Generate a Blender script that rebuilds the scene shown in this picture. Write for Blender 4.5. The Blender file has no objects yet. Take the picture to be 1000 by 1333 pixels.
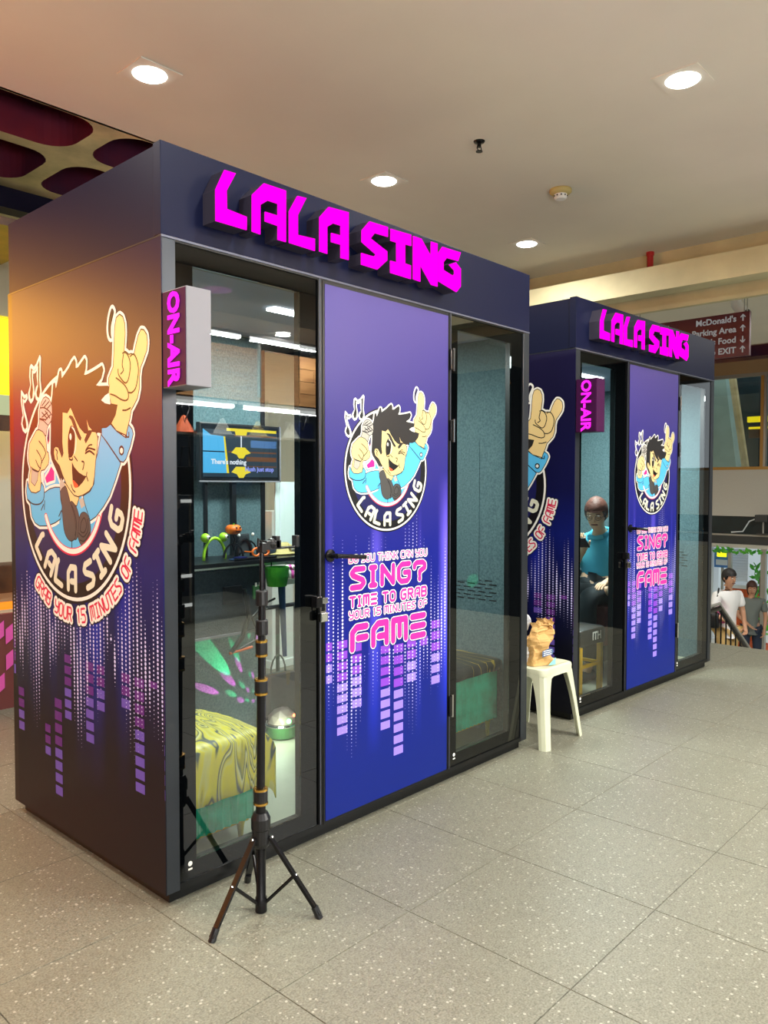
import bpy, bmesh, math, random
import numpy as np
from mathutils import Vector, Matrix, noise
from mathutils.geometry import tessellate_polygon
random.seed(7)
SC = bpy.context.scene
COL = SC.collection
PI = math.pi
R = math.radians

# ------------------------------------------------------------------ camera
cam_data = bpy.data.cameras.new('camera')
cam = bpy.data.objects.new('camera', cam_data)
COL.objects.link(cam)
SC.camera = cam
YAW, PITCH, ROLL = 0.74186, -0.03375, 0.00115
fw = Vector((math.cos(PITCH)*math.cos(YAW), math.cos(PITCH)*math.sin(YAW), math.sin(PITCH)))
rt = Vector((math.sin(YAW), -math.cos(YAW), 0))
up = rt.cross(fw)
rt2 = math.cos(ROLL)*rt + math.sin(ROLL)*up
up2 = -math.sin(ROLL)*rt + math.cos(ROLL)*up
m = Matrix((rt2, up2, -fw)).transposed().to_4x4()
m.translation = Vector((-1.4450, -2.3327, 1.4548))
cam.matrix_world = m
cam_data.sensor_width = 36
cam_data.lens = 1022.56/1333*36
cam_data.clip_start = .05
cam_data.clip_end = 200

# ------------------------------------------------------------------ world, exposure
W_ = bpy.data.worlds.new('daylight'); SC.world = W_
W_.use_nodes = True
bg = W_.node_tree.nodes['Background']
bg.inputs[0].default_value = (.86, .95, 1, 1)
bg.inputs[1].default_value = 1.3
vs = SC.view_settings
SC.display_settings.display_device = 'sRGB'
vs.view_transform = 'Standard'; vs.look = 'None'; vs.gamma = 1; vs.use_curve_mapping = False
vs.exposure = -0.22
# added fill lamp across the walkway, unseen, brightens ceiling and booth fronts
for nm, x_, sx_ in (('fill_light', -2.0, 5.0),):
    l_ = bpy.data.lights.new(nm, 'AREA'); l_.shape = 'RECTANGLE'; l_.size = sx_; l_.size_y = 1.6; l_.energy = 400; l_.color = (1, .98, .95)
    o_ = bpy.data.objects.new(nm, l_); COL.objects.link(o_); o_.location = (x_, -4.74, 1.5); o_.rotation_euler = (R(90+38), 0, 0)
SC.cycles.use_denoising = True
SC.cycles.max_bounces = 8
SC.cycles.transparent_max_bounces = 16
SC.cycles.sample_clamp_indirect = 6

# ------------------------------------------------------------------ materials
def s2l(c):
    return tuple(((x/255)/12.92 if x/255 <= .04045 else ((x/255+.055)/1.055)**2.4) for x in c)
MATS = {}
def mat(name, rgb, rough=.5, metal=0, emit=0, coat=0, bump=0, bscale=40, var=0, vscale=6, rgb2=None, spec=.5):
    if name in MATS: return MATS[name]
    M = bpy.data.materials.new(name); M.use_nodes = True
    nt = M.node_tree; b = nt.nodes['Principled BSDF']
    c = s2l(rgb)
    b.inputs['Base Color'].default_value = (*c, 1)
    b.inputs['Roughness'].default_value = rough
    b.inputs['Metallic'].default_value = metal
    b.inputs['Specular IOR Level'].default_value = spec
    if coat:
        b.inputs['Coat Weight'].default_value = coat; b.inputs['Coat Roughness'].default_value = .12
    if emit:
        b.inputs['Base Color'].default_value = (*(x*.06 for x in c), 1)
        b.inputs['Emission Color'].default_value = (*c, 1)
        b.inputs['Emission Strength'].default_value = emit
    tc = None
    if var or rgb2 or bump:
        tc = nt.nodes.new('ShaderNodeTexCoord')
    if var or rgb2:
        n = nt.nodes.new('ShaderNodeTexNoise'); n.inputs['Scale'].default_value = vscale; n.inputs['Detail'].default_value = 6
        nt.links.new(tc.outputs['Object'], n.inputs['Vector'])
        r = nt.nodes.new('ShaderNodeValToRGB')
        c2 = s2l(rgb2) if rgb2 else tuple(x*(1-var) for x in c)
        r.color_ramp.elements[0].position = .35; r.color_ramp.elements[1].position = .65
        r.color_ramp.elements[0].color = (*c2, 1); r.color_ramp.elements[1].color = (*c, 1)
        nt.links.new(n.outputs['Fac'], r.inputs[0]); nt.links.new(r.outputs[0], b.inputs['Base Color'])
    if bump:
        n2 = nt.nodes.new('ShaderNodeTexNoise'); n2.inputs['Scale'].default_value = bscale; n2.inputs['Detail'].default_value = 4
        nt.links.new(tc.outputs['Object'], n2.inputs['Vector'])
        bp = nt.nodes.new('ShaderNodeBump'); bp.inputs['Strength'].default_value = bump; bp.inputs['Distance'].default_value = .01
        nt.links.new(n2.outputs['Fac'], bp.inputs['Height']); nt.links.new(bp.outputs[0], b.inputs['Normal'])
    MATS[name] = M
    return M

def nodes(name):
    M = bpy.data.materials.new(name); M.use_nodes = True
    MATS[name] = M
    nt = M.node_tree
    return M, nt, nt.nodes['Principled BSDF']

def ramp(nt, stops, src, interp='LINEAR'):
    r = nt.nodes.new('ShaderNodeValToRGB'); cr = r.color_ramp; cr.interpolation = interp
    while len(cr.elements) < len(stops): cr.elements.new(.5)
    for e, (p, c) in zip(cr.elements, stops):
        e.position = p; e.color = (*(s2l(c) if not isinstance(c, float) else (c, c, c)), 1)
    nt.links.new(src, r.inputs[0])
    return r.outputs[0]

def mathn(nt, op, a, b=None):
    n = nt.nodes.new('ShaderNodeMath'); n.operation = op
    for i, v in enumerate((a, b)):
        if v is None: continue
        if isinstance(v, (int, float)): n.inputs[i].default_value = v
        else: nt.links.new(v, n.inputs[i])
    return n.outputs[0]

def mixc(nt, fac, a, b, mode='MIX'):
    n = nt.nodes.new('ShaderNodeMix'); n.data_type = 'RGBA'; n.blend_type = mode
    for idx, v in ((0, fac), (6, a), (7, b)):
        if isinstance(v, (int, float)): n.inputs[idx].default_value = v
        elif isinstance(v, tuple): n.inputs[idx].default_value = (*v, 1)
        else: nt.links.new(v, n.inputs[idx])
    return n.outputs[2]

def terrazzo():
    M, nt, b = nodes('terrazzo')
    tc = nt.nodes.new('ShaderNodeTexCoord'); g = nt.nodes.new('ShaderNodeNewGeometry')
    pos = g.outputs['Position']
    big = nt.nodes.new('ShaderNodeTexNoise'); big.inputs['Scale'].default_value = .9; big.inputs['Detail'].default_value = 5
    nt.links.new(pos, big.inputs['Vector'])
    base = ramp(nt, [(.3, (102, 101, 86)), (.7, (119, 119, 103))], big.outputs['Fac'])
    v = nt.nodes.new('ShaderNodeTexVoronoi'); v.inputs['Scale'].default_value = 95
    nt.links.new(pos, v.inputs['Vector'])
    sep = nt.nodes.new('ShaderNodeSeparateColor'); nt.links.new(v.outputs['Color'], sep.inputs[0])
    light = mathn(nt, 'GREATER_THAN', sep.outputs[0], .90)
    small = mathn(nt, 'LESS_THAN', v.outputs['Distance'], .42)
    c1 = mixc(nt, mathn(nt, 'MULTIPLY', mathn(nt, 'MULTIPLY', light, small), .75), base, s2l((205, 202, 186)))
    dark = mathn(nt, 'MULTIPLY', mathn(nt, 'LESS_THAN', sep.outputs[1], .30), .42)
    c2 = mixc(nt, dark, c1, s2l((70, 67, 56)))
    n3 = nt.nodes.new('ShaderNodeTexNoise'); n3.inputs['Scale'].default_value = 160; n3.inputs['Detail'].default_value = 3
    nt.links.new(pos, n3.inputs['Vector'])
    c3 = mixc(nt, .5, c2, ramp(nt, [(.35, (84, 80, 68)), (.65, (138, 135, 119))], n3.outputs['Fac']))
    nt.links.new(c3, b.inputs['Base Color'])
    rr = nt.nodes.new('ShaderNodeMapRange'); nt.links.new(big.outputs['Fac'], rr.inputs[0])
    rr.inputs[3].default_value = .34; rr.inputs[4].default_value = .55
    nt.links.new(rr.outputs[0], b.inputs['Roughness'])
    bp = nt.nodes.new('ShaderNodeBump'); bp.inputs['Strength'].default_value = .12; bp.inputs['Distance'].default_value = .004
    nt.links.new(n3.outputs['Fac'], bp.inputs['Height']); nt.links.new(bp.outputs[0], b.inputs['Normal'])
    return M

def print_mat(name, stops, band_stops, scale, axis):
    """printed vinyl: a vertical gradient with blue bands of light printed in its middle"""
    M, nt, b = nodes(name)
    tc = nt.nodes.new('ShaderNodeTexCoord')
    sp = nt.nodes.new('ShaderNodeSeparateXYZ'); nt.links.new(tc.outputs['Object'], sp.inputs[0])
    h = mathn(nt, 'DIVIDE', sp.outputs[2], 2.3)
    base = ramp(nt, stops, h)
    mp = nt.nodes.new('ShaderNodeMapping'); mp.inputs['Scale'].default_value = (scale, scale, .12)
    nt.links.new(tc.outputs['Object'], mp.inputs[0])
    n = nt.nodes.new('ShaderNodeTexNoise'); n.inputs['Scale'].default_value = 1; n.inputs['Detail'].default_value = 1
    nt.links.new(mp.outputs[0], n.inputs['Vector'])
    band = ramp(nt, [(.50, 0.0), (.66, 1.0)], n.outputs['Fac'])
    env = ramp(nt, [(.12, 0.0), (.36, 1.0), (.52, 1.0), (.66, 0.0)], h)
    fac = mathn(nt, 'MULTIPLY', band, env)
    glow = ramp(nt, band_stops, h)
    c = mixc(nt, fac, base, glow)
    nt.links.new(c, b.inputs['Base Color'])
    b.inputs['Roughness'].default_value = .36
    b.inputs['Specular IOR Level'].default_value = .24
    return M

def glass_mat(name, ior=1.75, tint=(.93, .97, .96)):
    M = bpy.data.materials.new(name); M.use_nodes = True; MATS[name] = M
    nt = M.node_tree
    for n in list(nt.nodes): nt.nodes.remove(n)
    o = nt.nodes.new('ShaderNodeOutputMaterial')
    mx = nt.nodes.new('ShaderNodeMixShader'); t = nt.nodes.new('ShaderNodeBsdfTransparent'); g = nt.nodes.new('ShaderNodeBsdfGlossy')
    fr = nt.nodes.new('ShaderNodeFresnel'); fr.inputs[0].default_value = ior
    t.inputs[0].default_value = (*tint, 1); g.inputs['Roughness'].default_value = .0; g.inputs[0].default_value = (1, 1, 1, 1)
    nt.links.new(fr.outputs[0], mx.inputs[0]); nt.links.new(t.outputs[0], mx.inputs[1]); nt.links.new(g.outputs[0], mx.inputs[2])
    nt.links.new(mx.outputs[0], o.inputs[0])
    return M

def marble_cloth(name, stops, scale=2.2, dist=9, rot=0):
    M, nt, b = nodes(name)
    tc = nt.nodes.new('ShaderNodeTexCoord')
    mp = nt.nodes.new('ShaderNodeMapping'); mp.inputs['Rotation'].default_value = (0, rot, .3); mp.inputs['Scale'].default_value = (1.5, .5, .5)
    nt.links.new(tc.outputs['Object'], mp.inputs[0])
    n0 = nt.nodes.new('ShaderNodeTexNoise'); n0.inputs['Scale'].default_value = 2.9; n0.inputs['Detail'].default_value = 2; n0.inputs['Distortion'].default_value = 1.2
    nt.links.new(mp.outputs[0], n0.inputs['Vector'])
    f = mathn(nt, 'FRACT', mathn(nt, 'MULTIPLY', n0.outputs['Fac'], dist))
    c = ramp(nt, stops, f)
    nt.links.new(c, b.inputs['Base Color']); b.inputs['Roughness'].default_value = .45
    return M

def planks_mat():
    M, nt, b = nodes('plank_wood')
    tc = nt.nodes.new('ShaderNodeTexCoord')
    mp = nt.nodes.new('ShaderNodeMapping'); mp.inputs['Scale'].default_value = (1.2, 1, 14)
    oi = nt.nodes.new('ShaderNodeObjectInfo')
    g = nt.nodes.new('ShaderNodeNewGeometry'); nt.links.new(g.outputs['Position'], mp.inputs[0])
    n = nt.nodes.new('ShaderNodeTexNoise'); n.inputs['Scale'].default_value = 2.2; n.inputs['Detail'].default_value = 8; n.inputs['Distortion'].default_value = .8
    nt.links.new(mp.outputs[0], n.inputs['Vector'])
    c = ramp(nt, [(.3, (150, 98, 55)), (.7, (200, 148, 92))], n.outputs['Fac'])
    v = nt.nodes.new('ShaderNodeTexVoronoi'); v.inputs['Scale'].default_value = 5; nt.links.new(g.outputs['Position'], v.inputs['Vector'])
    k = mathn(nt, 'LESS_THAN', v.outputs['Distance'], .09)
    c = mixc(nt, k, c, s2l((80, 45, 25)))
    nt.links.new(c, b.inputs['Base Color']); b.inputs['Roughness'].default_value = .6
    return M

terrazzo(); planks_mat()
print_mat('door_print', [(0, (3, 28, 112)), (.3, (4, 22, 118)), (.5, (16, 26, 122)), (.75, (50, 44, 120)), (1, (80, 68, 136))],
          [(.2, (40, 60, 235)), (.45, (105, 95, 240)), (.6, (110, 90, 220))], 5.5, 'x')
print_mat('side_print', [(0, (8, 8, 20)), (.2, (8, 9, 24)), (.36, (12, 16, 60)), (.5, (14, 24, 96)), (.62, (14, 16, 62)), (.85, (18, 16, 50)), (1, (22, 18, 52))],
          [(.2, (16, 24, 110)), (.42, (26, 44, 190)), (.6, (22, 26, 110))], 3.0, 'y')
glass_mat('window_glass', 1.95)
glass_mat('far_glass', 1.5)
marble_cloth('yellow_marble_cloth', [(0, (222, 204, 40)), (.18, (232, 222, 120)), (.24, (240, 222, 40)), (.45, (232, 214, 60)), (.52, (70, 84, 70)), (.58, (60, 74, 66)), (.66, (222, 206, 60)), (.8, (238, 232, 170)), (.86, (90, 100, 60)), (1, (204, 186, 40))], dist=11)
marble_cloth('black_gold_cloth', [(0, (22, 26, 30)), (.42, (24, 28, 32)), (.45, (190, 160, 50)), (.49, (24, 28, 30)), (.8, (26, 30, 34)), (.83, (214, 180, 50)), (.9, (24, 28, 30)), (1, (22, 26, 30))], dist=3)
mat('ceiling_paint', (226, 220, 206), .75, bump=.05, bscale=3, var=.06, vscale=1.4)
mat('cream_paint', (206, 198, 158), .7, var=.18, vscale=3, bump=.1)
mat('lattice_paint', (206, 188, 140), .6, var=.35, vscale=5)
mat('coffer_red', (128, 40, 52), .3, rgb2=(66, 36, 62), vscale=1.5)
mat('header_navy', (14, 19, 46), .42, spec=.12)
mat('frame_black', (9, 10, 11), .35, spec=.3)
mat('post_grey', (64, 68, 74), .35, metal=.75)
mat('trim_silver', (96, 98, 112), .5, metal=.6)
mat('gloss_black', (3, 4, 5), .015, spec=.42)
mat('black_plastic', (16, 16, 18), .35)
mat('black_satin', (24, 24, 26), .25, metal=.5)
mat('gold_metal', (214, 170, 80), .25, metal=1)
mat('chrome', (210, 210, 210), .15, metal=1)
mat('felt_teal', (92, 116, 120), .95, rgb2=(70, 94, 100), vscale=90, bump=.3, bscale=200)
mat('felt_dark', (46, 58, 66), .95, rgb2=(34, 46, 54), vscale=90, bump=.3, bscale=200)
mat('booth_ceiling', (120, 130, 150), .8)
mat('booth_floor', (172, 172, 150), .5, var=.1)
mat('box_grey', (122, 120, 126), .5)
mat('box_dark', (60, 18, 58), .5, spec=.1)
mat('sign_magenta', (255, 0, 222), .8, emit=1.45, spec=0)
mat('sign_pink', (255, 40, 235), .8, emit=1.5, spec=0)
mat('sign_side', (62, 58, 72), .35, metal=.3)
mat('lamp_white', (255, 255, 250), .5, emit=14)
mat('tube_white', (250, 255, 250), .5, emit=12)
mat('white_plastic', (200, 202, 174), .4, var=.1, vscale=8)
mat('bin_white', (205, 210, 195), .45)
mat('blue_liner', (20, 90, 190), .4)
mat('paper_brown', (192, 152, 92), .8, bump=.2, bscale=30)
mat('white_bag', (225, 226, 228), .35)
mat('label_blue', (60, 90, 130), .6)
mat('label_teal', (130, 200, 190), .6)
for k, c in dict(white=(232, 230, 220), black=(14, 13, 16), skin=(228, 200, 138), blue=(84, 180, 226), hair=(38, 36, 36), magenta=(232, 30, 140),
                 steel=(178, 174, 160), mic=(186, 180, 172), phones=(74, 72, 70), tongue=(236, 88, 52), navy=(22, 24, 78), letter=(214, 214, 190),
                 pink=(238, 40, 150), red=(205, 26, 70), dot=(206, 200, 240), bar=(146, 122, 230), bar2=(130, 62, 190), sidebar=(100, 78, 172), sidebar2=(92, 36, 122)).items():  # sidebar tones: the bar inks with the side's shade put into the colour
    mat('ink_'+k, c, .4, spec=.28)
mat('velvet_green', (24, 186, 144), .8, rgb2=(12, 150, 116), vscale=12)
mat('gold_leg', (200, 180, 40), .3, metal=.6)
mat('lime', (160, 214, 30), .5)
mat('pumpkin_orange', (240, 110, 20), .5)
mat('straw', (196, 178, 116), .8)
mat('teal_shirt', (70, 176, 206), .8, bump=.2, bscale=14)
mat('skin_tone', (226, 182, 146), .5)
mat('skin_tan', (190, 142, 112), .5)
mat('hair_auburn', (84, 42, 28), .6, bump=.5, bscale=60)
mat('hair_black', (28, 24, 24), .6)
mat('hair_brown', (70, 44, 34), .6)
mat('dark_cloth', (44, 50, 54), .85)
mat('grey_shirt', (108, 116, 112), .85)
mat('white_shirt', (232, 232, 230), .8)
mat('navy_jeans', (34, 46, 66), .85)
mat('tan_trousers', (206, 172, 110), .85)
mat('pink_cloth', (230, 100, 160), .8)
mat('maroon', (112, 58, 56), .6)
mat('yellow_paint', (230, 176, 10), .4)
mat('vinyl_black', (22, 24, 26), .4)
mat('sign_maroon', (88, 34, 44), .45)
mat('letter_white', (245, 245, 245), .5, emit=.25)
mat('lightbox_yellow', (236, 220, 20), .5, emit=2.4)
mat('lightbox_cream', (226, 236, 180), .5, emit=.7)
mat('lightbox_amber', (255, 176, 70), .5, emit=14)
mat('lightbox_red', (255, 44, 26), .5, emit=8)
mat('warm_sign', (255, 130, 40), .5, emit=4)
mat('orange_tube', (255, 140, 30), .4, emit=1.5)
mat('brown_wood', (104, 66, 34), .5, rgb2=(70, 42, 22), vscale=6)
mat('cream_wall', (214, 210, 186), .7)
mat('brown_wall', (176, 146, 106), .7)
mat('parapet', (206, 202, 190), .8, bump=.3, bscale=30)
mat('dark_teal', (26, 44, 48), .35, var=.3)
mat('grill', (58, 60, 60), .5)
mat('alu', (170, 168, 160), .35, metal=.4)
mat('window_gold', (190, 140, 60), .4)
mat('concrete', (140, 142, 134), .9, var=.3, vscale=3, bump=.3)
mat('concrete_pale', (160, 186, 178), .9, var=.25, vscale=2)
mat('shutter', (224, 232, 236), .5)
mat('stall_orange', (214, 96, 44), .6)
mat('leaf', (40, 140, 30), .6, rgb2=(90, 190, 40), vscale=8)
mat('poster_blue', (70, 130, 200), .6)
mat('mauve', (176, 160, 196), .6)
mat('pale_panel', (212, 226, 222), .6)
mat('cone_white', (226, 232, 226), .6)
mat('hat_orange', (232, 110, 60), .6)
mat('red_pipe', (170, 24, 28), .4)
mat('opposite_wall', (56, 66, 78), .6)
mat('goods_blue', (40, 70, 110), .7)
mat('stripe_pink', (226, 90, 180), .7)
mat('screen_black', (10, 14, 20), .25)
mat('screen_cyan', (70, 180, 236), .5, emit=1.1)
mat('screen_teal', (20, 60, 84), .5, emit=.5)
mat('screen_yellow', (250, 225, 20), .5, emit=1)
mat('screen_orange', (160, 90, 26), .5, emit=.35)
mat('screen_white', (240, 245, 255), .5, emit=1)
mat('screen_lilac', (150, 160, 255), .5, emit=1)
mat('dome', (150, 134, 126), .15)
mat('dome_green', (70, 120, 70), .4)
mat('led_green', (120, 255, 140), .5, emit=8)
mat('led_red', (255, 140, 90), .5, emit=5)

# ------------------------------------------------------------------ mesh builder
class MB:
    def __init__(s):
        s.v = []; s.f = []; s.m = []; s.mats = []; s.smooth = False
    def mi(s, name):
        if name not in s.mats: s.mats.append(name)
        return s.mats.index(name)
    def add(s, vs, fs, mt):
        k = len(s.v); i = s.mi(mt)
        s.v += [tuple(v) for v in vs]
        for f in fs: s.f.append(tuple(k+a for a in f)); s.m.append(i)
        return s
    def box(s, x0, x1, y0, y1, z0, z1, mt):
        vs = [(x, y, z) for x in (x0, x1) for y in (y0, y1) for z in (z0, z1)]
        return s.add(vs, [(0, 1, 3, 2), (4, 6, 7, 5), (0, 4, 5, 1), (2, 3, 7, 6), (0, 2, 6, 4), (1, 5, 7, 3)], mt)
    def bbox(s, x0, x1, y0, y1, z0, z1, mt, b=.004):
        """box with chamfered edges"""
        bm = bmesh.new(); bmesh.ops.create_cube(bm, size=1)
        for v in bm.verts: v.co = Vector(((x0+x1)/2+v.co.x*(x1-x0), (y0+y1)/2+v.co.y*(y1-y0), (z0+z1)/2+v.co.z*(z1-z0)))
        bmesh.ops.bevel(bm, geom=bm.edges[:], offset=b, segments=2, affect='EDGES', profile=.6)
        bm.verts.ensure_lookup_table()
        s.add([v.co[:] for v in bm.verts], [tuple(v.index for v in f.verts) for f in bm.faces], mt)
        bm.free(); return s
    def quad(s, a, b, c, d, mt): return s.add([a, b, c, d], [(0, 1, 2, 3)], mt)
    def tube(s, pts, r, mt, n=10, cap=True, r2=None):
        pts = [Vector(p) for p in pts]; rings = []
        for i, p in enumerate(pts):
            t = (pts[min(i+1, len(pts)-1)]-pts[max(i-1, 0)]).normalized()
            a = t.orthogonal().normalized() if i == 0 else (rings[-1][1]-t*rings[-1][1].dot(t)).normalized()
            rr = r if r2 is None else r+(r2-r)*i/(len(pts)-1)
            b = t.cross(a)
            rings.append(([p+rr*(math.cos(2*PI*k/n)*a+math.sin(2*PI*k/n)*b) for k in range(n)], a))
        vs = [v for rg, _ in rings for v in rg]; fs = []
        for i in range(len(pts)-1):
            for k in range(n): fs.append((i*n+k, i*n+(k+1) % n, (i+1)*n+(k+1) % n, (i+1)*n+k))
        if cap: fs += [tuple(range(n))[::-1], tuple((len(pts)-1)*n+k for k in range(n))]
        return s.add(vs, fs, mt)
    def lathe(s, prof, c, mt, n=24, axis='z', sx=1, sy=1):
        vs = []; fs = []
        for r, h in prof:
            for k in range(n):
                a = 2*PI*k/n; u, v = r*math.cos(a)*sx, r*math.sin(a)*sy
                p = {'z': (u, v, h), 'x': (h, u, v), 'y': (u, h, v)}[axis]
                vs.append((c[0]+p[0], c[1]+p[1], c[2]+p[2]))
        for i in range(len(prof)-1):
            for k in range(n): fs.append((i*n+k, i*n+(k+1) % n, (i+1)*n+(k+1) % n, (i+1)*n+k))
        fs += [tuple(range(n))[::-1], tuple((len(prof)-1)*n+k for k in range(n))]
        return s.add(vs, fs, mt)
    def ball(s, c, r, mt, n=14, sc=(1, 1, 1)):
        prof = [(max(.001, r*math.sin(PI*i/(n//2))), -r*math.cos(PI*i/(n//2))*sc[2]) for i in range(n//2+1)]
        return s.lathe(prof, c, mt, n, 'z', sc[0], sc[1])
    def poly(s, loops, fn, mt):
        """flat polygon with holes; fn maps (u,v) to a point"""
        vs = [(p[0], p[1], 0) for l in loops for p in l]
        tr = tessellate_polygon([[Vector((p[0], p[1], 0)) for p in l] for l in loops])
        out = []
        for t in tr:
            a, b, c = (Vector(vs[i]) for i in t)
            out.append(t if (b-a).cross(c-a).z > 0 else (t[0], t[2], t[1]))
        return s.add([fn(v[0], v[1]) for v in vs], out, mt)
    def prism(s, loops, fn, fn2, mt, mt2=None):
        """extruded polygon between fn (front) and fn2 (back)"""
        s.poly(loops, fn, mt2 or mt); s.poly(loops, fn2, mt)
        for l in loops:
            n = len(l); vs = [fn(*p) for p in l]+[fn2(*p) for p in l]
            s.add(vs, [(i, i+n, (i+1) % n+n, (i+1) % n) for i in range(n)], mt)
        return s
    def stroke(s, pts, w, fn, mt, closed=False, joint=True):
        P = [Vector(p) for p in pts]; n = len(P)
        for i in range(n if closed else n-1):
            a, b = P[i], P[(i+1) % n]; d = b-a
            if d.length < 1e-9: continue
            q = Vector((-d.y, d.x)).normalized()*w/2
            s.add([fn(*(a-q)), fn(*(b-q)), fn(*(b+q)), fn(*(a+q))], [(0, 1, 2, 3)], mt)
        if joint:
            for i in range(n):
                s.add([fn(P[i].x+w/2*math.cos(k*PI/4), P[i].y+w/2*math.sin(k*PI/4)) for k in range(8)], [tuple(range(8))], mt)
        return s
    def obj(s, name, parent=None, smooth=False, label=None, kind=None, angle=None):
        me = bpy.data.meshes.new(name)
        me.from_pydata(s.v, [], s.f)
        for n in s.mats: me.materials.append(MATS[n])
        me.polygons.foreach_set('material_index', s.m)
        if smooth: me.polygons.foreach_set('use_smooth', [True]*len(s.f))
        me.update()
        o = bpy.data.objects.new(name, me); COL.objects.link(o)
        if parent: o.parent = parent
        if label: o['label'] = label
        if kind: o['kind'] = kind
        if smooth and angle:
            try: me.set_sharp_from_angle(angle=R(angle))
            except Exception: pass
        return o

def empty(name, loc, rz=0, label=None, cat=None, group=None):
    o = bpy.data.objects.new(name, None); COL.objects.link(o)
    o.location = loc; o.rotation_euler = (0, 0, rz); o.empty_display_size = .1
    return tag(o, label, cat, group)
def tag(o, label=None, cat=None, group=None, kind=None):
    if label: o['label'] = label
    if cat: o['category'] = cat
    if group: o['group'] = group
    if kind: o['kind'] = kind
    return o
def copy_tree(o, parent=None):
    c = o.copy(); COL.objects.link(c)
    if parent: c.parent = parent
    for ch in list(o.children): copy_tree(ch, c)
    return c
def catmull(pts, closed, k=4):
    n = len(pts); out = []
    P = lambda i: pts[i % n] if closed else pts[max(0, min(n-1, i))]
    for i in range(n if closed else n-1):
        a, b, c, d = P(i-1), P(i), P(i+1), P(i+2)
        for j in range(k):
            t = j/k
            out.append(tuple(.5*((2*b[q])+(-a[q]+c[q])*t+(2*a[q]-5*b[q]+4*c[q]-d[q])*t*t+(-a[q]+3*b[q]-3*c[q]+d[q])*t**3) for q in (0, 1)))
    if not closed: out.append(tuple(pts[-1]))
    return out

from mathutils.geometry import delaunay_2d_cdt
class Flat:
    """flat print: overlapping inks laid in order, flattened to one layer of triangles"""
    def __init__(s): s.v = []; s.f = []; s.ink = []
    def poly(s, pts, mt):
        ar = sum(pts[i-1][0]*pts[i][1]-pts[i][0]*pts[i-1][1] for i in range(len(pts)))
        if ar < 0: pts = list(pts)[::-1]
        k = len(s.v); s.v += [Vector((p[0], p[1])) for p in pts]; s.f.append(list(range(k, len(s.v)))); s.ink.append(mt)
    def stroke(s, pts, w, mt, closed=False):
        P = [Vector((p[0], p[1])) for p in pts]; n = len(P)
        for i in range(n if closed else n-1):
            a, b = P[i], P[(i+1) % n]; d = b-a
            if d.length < 1e-7: continue
            q = Vector((-d.y, d.x)).normalized()*w/2
            s.poly([a-q, b-q, b+q, a+q], mt)
        for p in P: s.poly([(p.x+w/2*math.cos(k*PI/4+.39), p.y+w/2*math.sin(k*PI/4+.39)) for k in range(8)], mt)
    def into(s, mb, fn, eps=1e-5):
        ed = [(f[i-1], f[i]) for f in s.f for i in range(len(f))]
        vs, es, fs, ov, oe, of = delaunay_2d_cdt(s.v, ed, [], 0, eps)
        V = np.array([(v.x, v.y) for v in vs]); T = np.array([tuple(f)[:3] for f in fs])
        cen = V[T].mean(1); top = np.full(len(T), -1)
        order = np.argsort(cen[:, 0]); cx = cen[order, 0]
        for k, f in enumerate(s.f):
            P = np.array([(s.v[i].x, s.v[i].y) for i in f])
            x0, y0 = P.min(0); x1, y1 = P.max(0)
            ids = order[np.searchsorted(cx, x0):np.searchsorted(cx, x1, 'right')]
            ids = ids[(cen[ids, 1] >= y0) & (cen[ids, 1] <= y1)]
            if not len(ids): continue
            c = cen[ids]; ins = np.zeros(len(ids), bool); Q = np.roll(P, -1, 0)
            for (ax, ay), (bx, by) in zip(P, Q):
                if ay == by: continue
                cr = ((ay > c[:, 1]) != (by > c[:, 1])) & (c[:, 0] < (bx-ax)*(c[:, 1]-ay)/(by-ay)+ax)
                ins ^= cr
            top[ids[ins]] = k
        P3 = [fn(v.x, v.y) for v in vs]; k = len(mb.v); mb.v += [tuple(p) for p in P3]
        for t, o in zip(T.tolist(), top.tolist()):
            if o < 0 or s.ink[o] is None: continue
            mb.f.append(tuple(k+a for a in t)); mb.m.append(mb.mi(s.ink[o]))
        return mb

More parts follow.
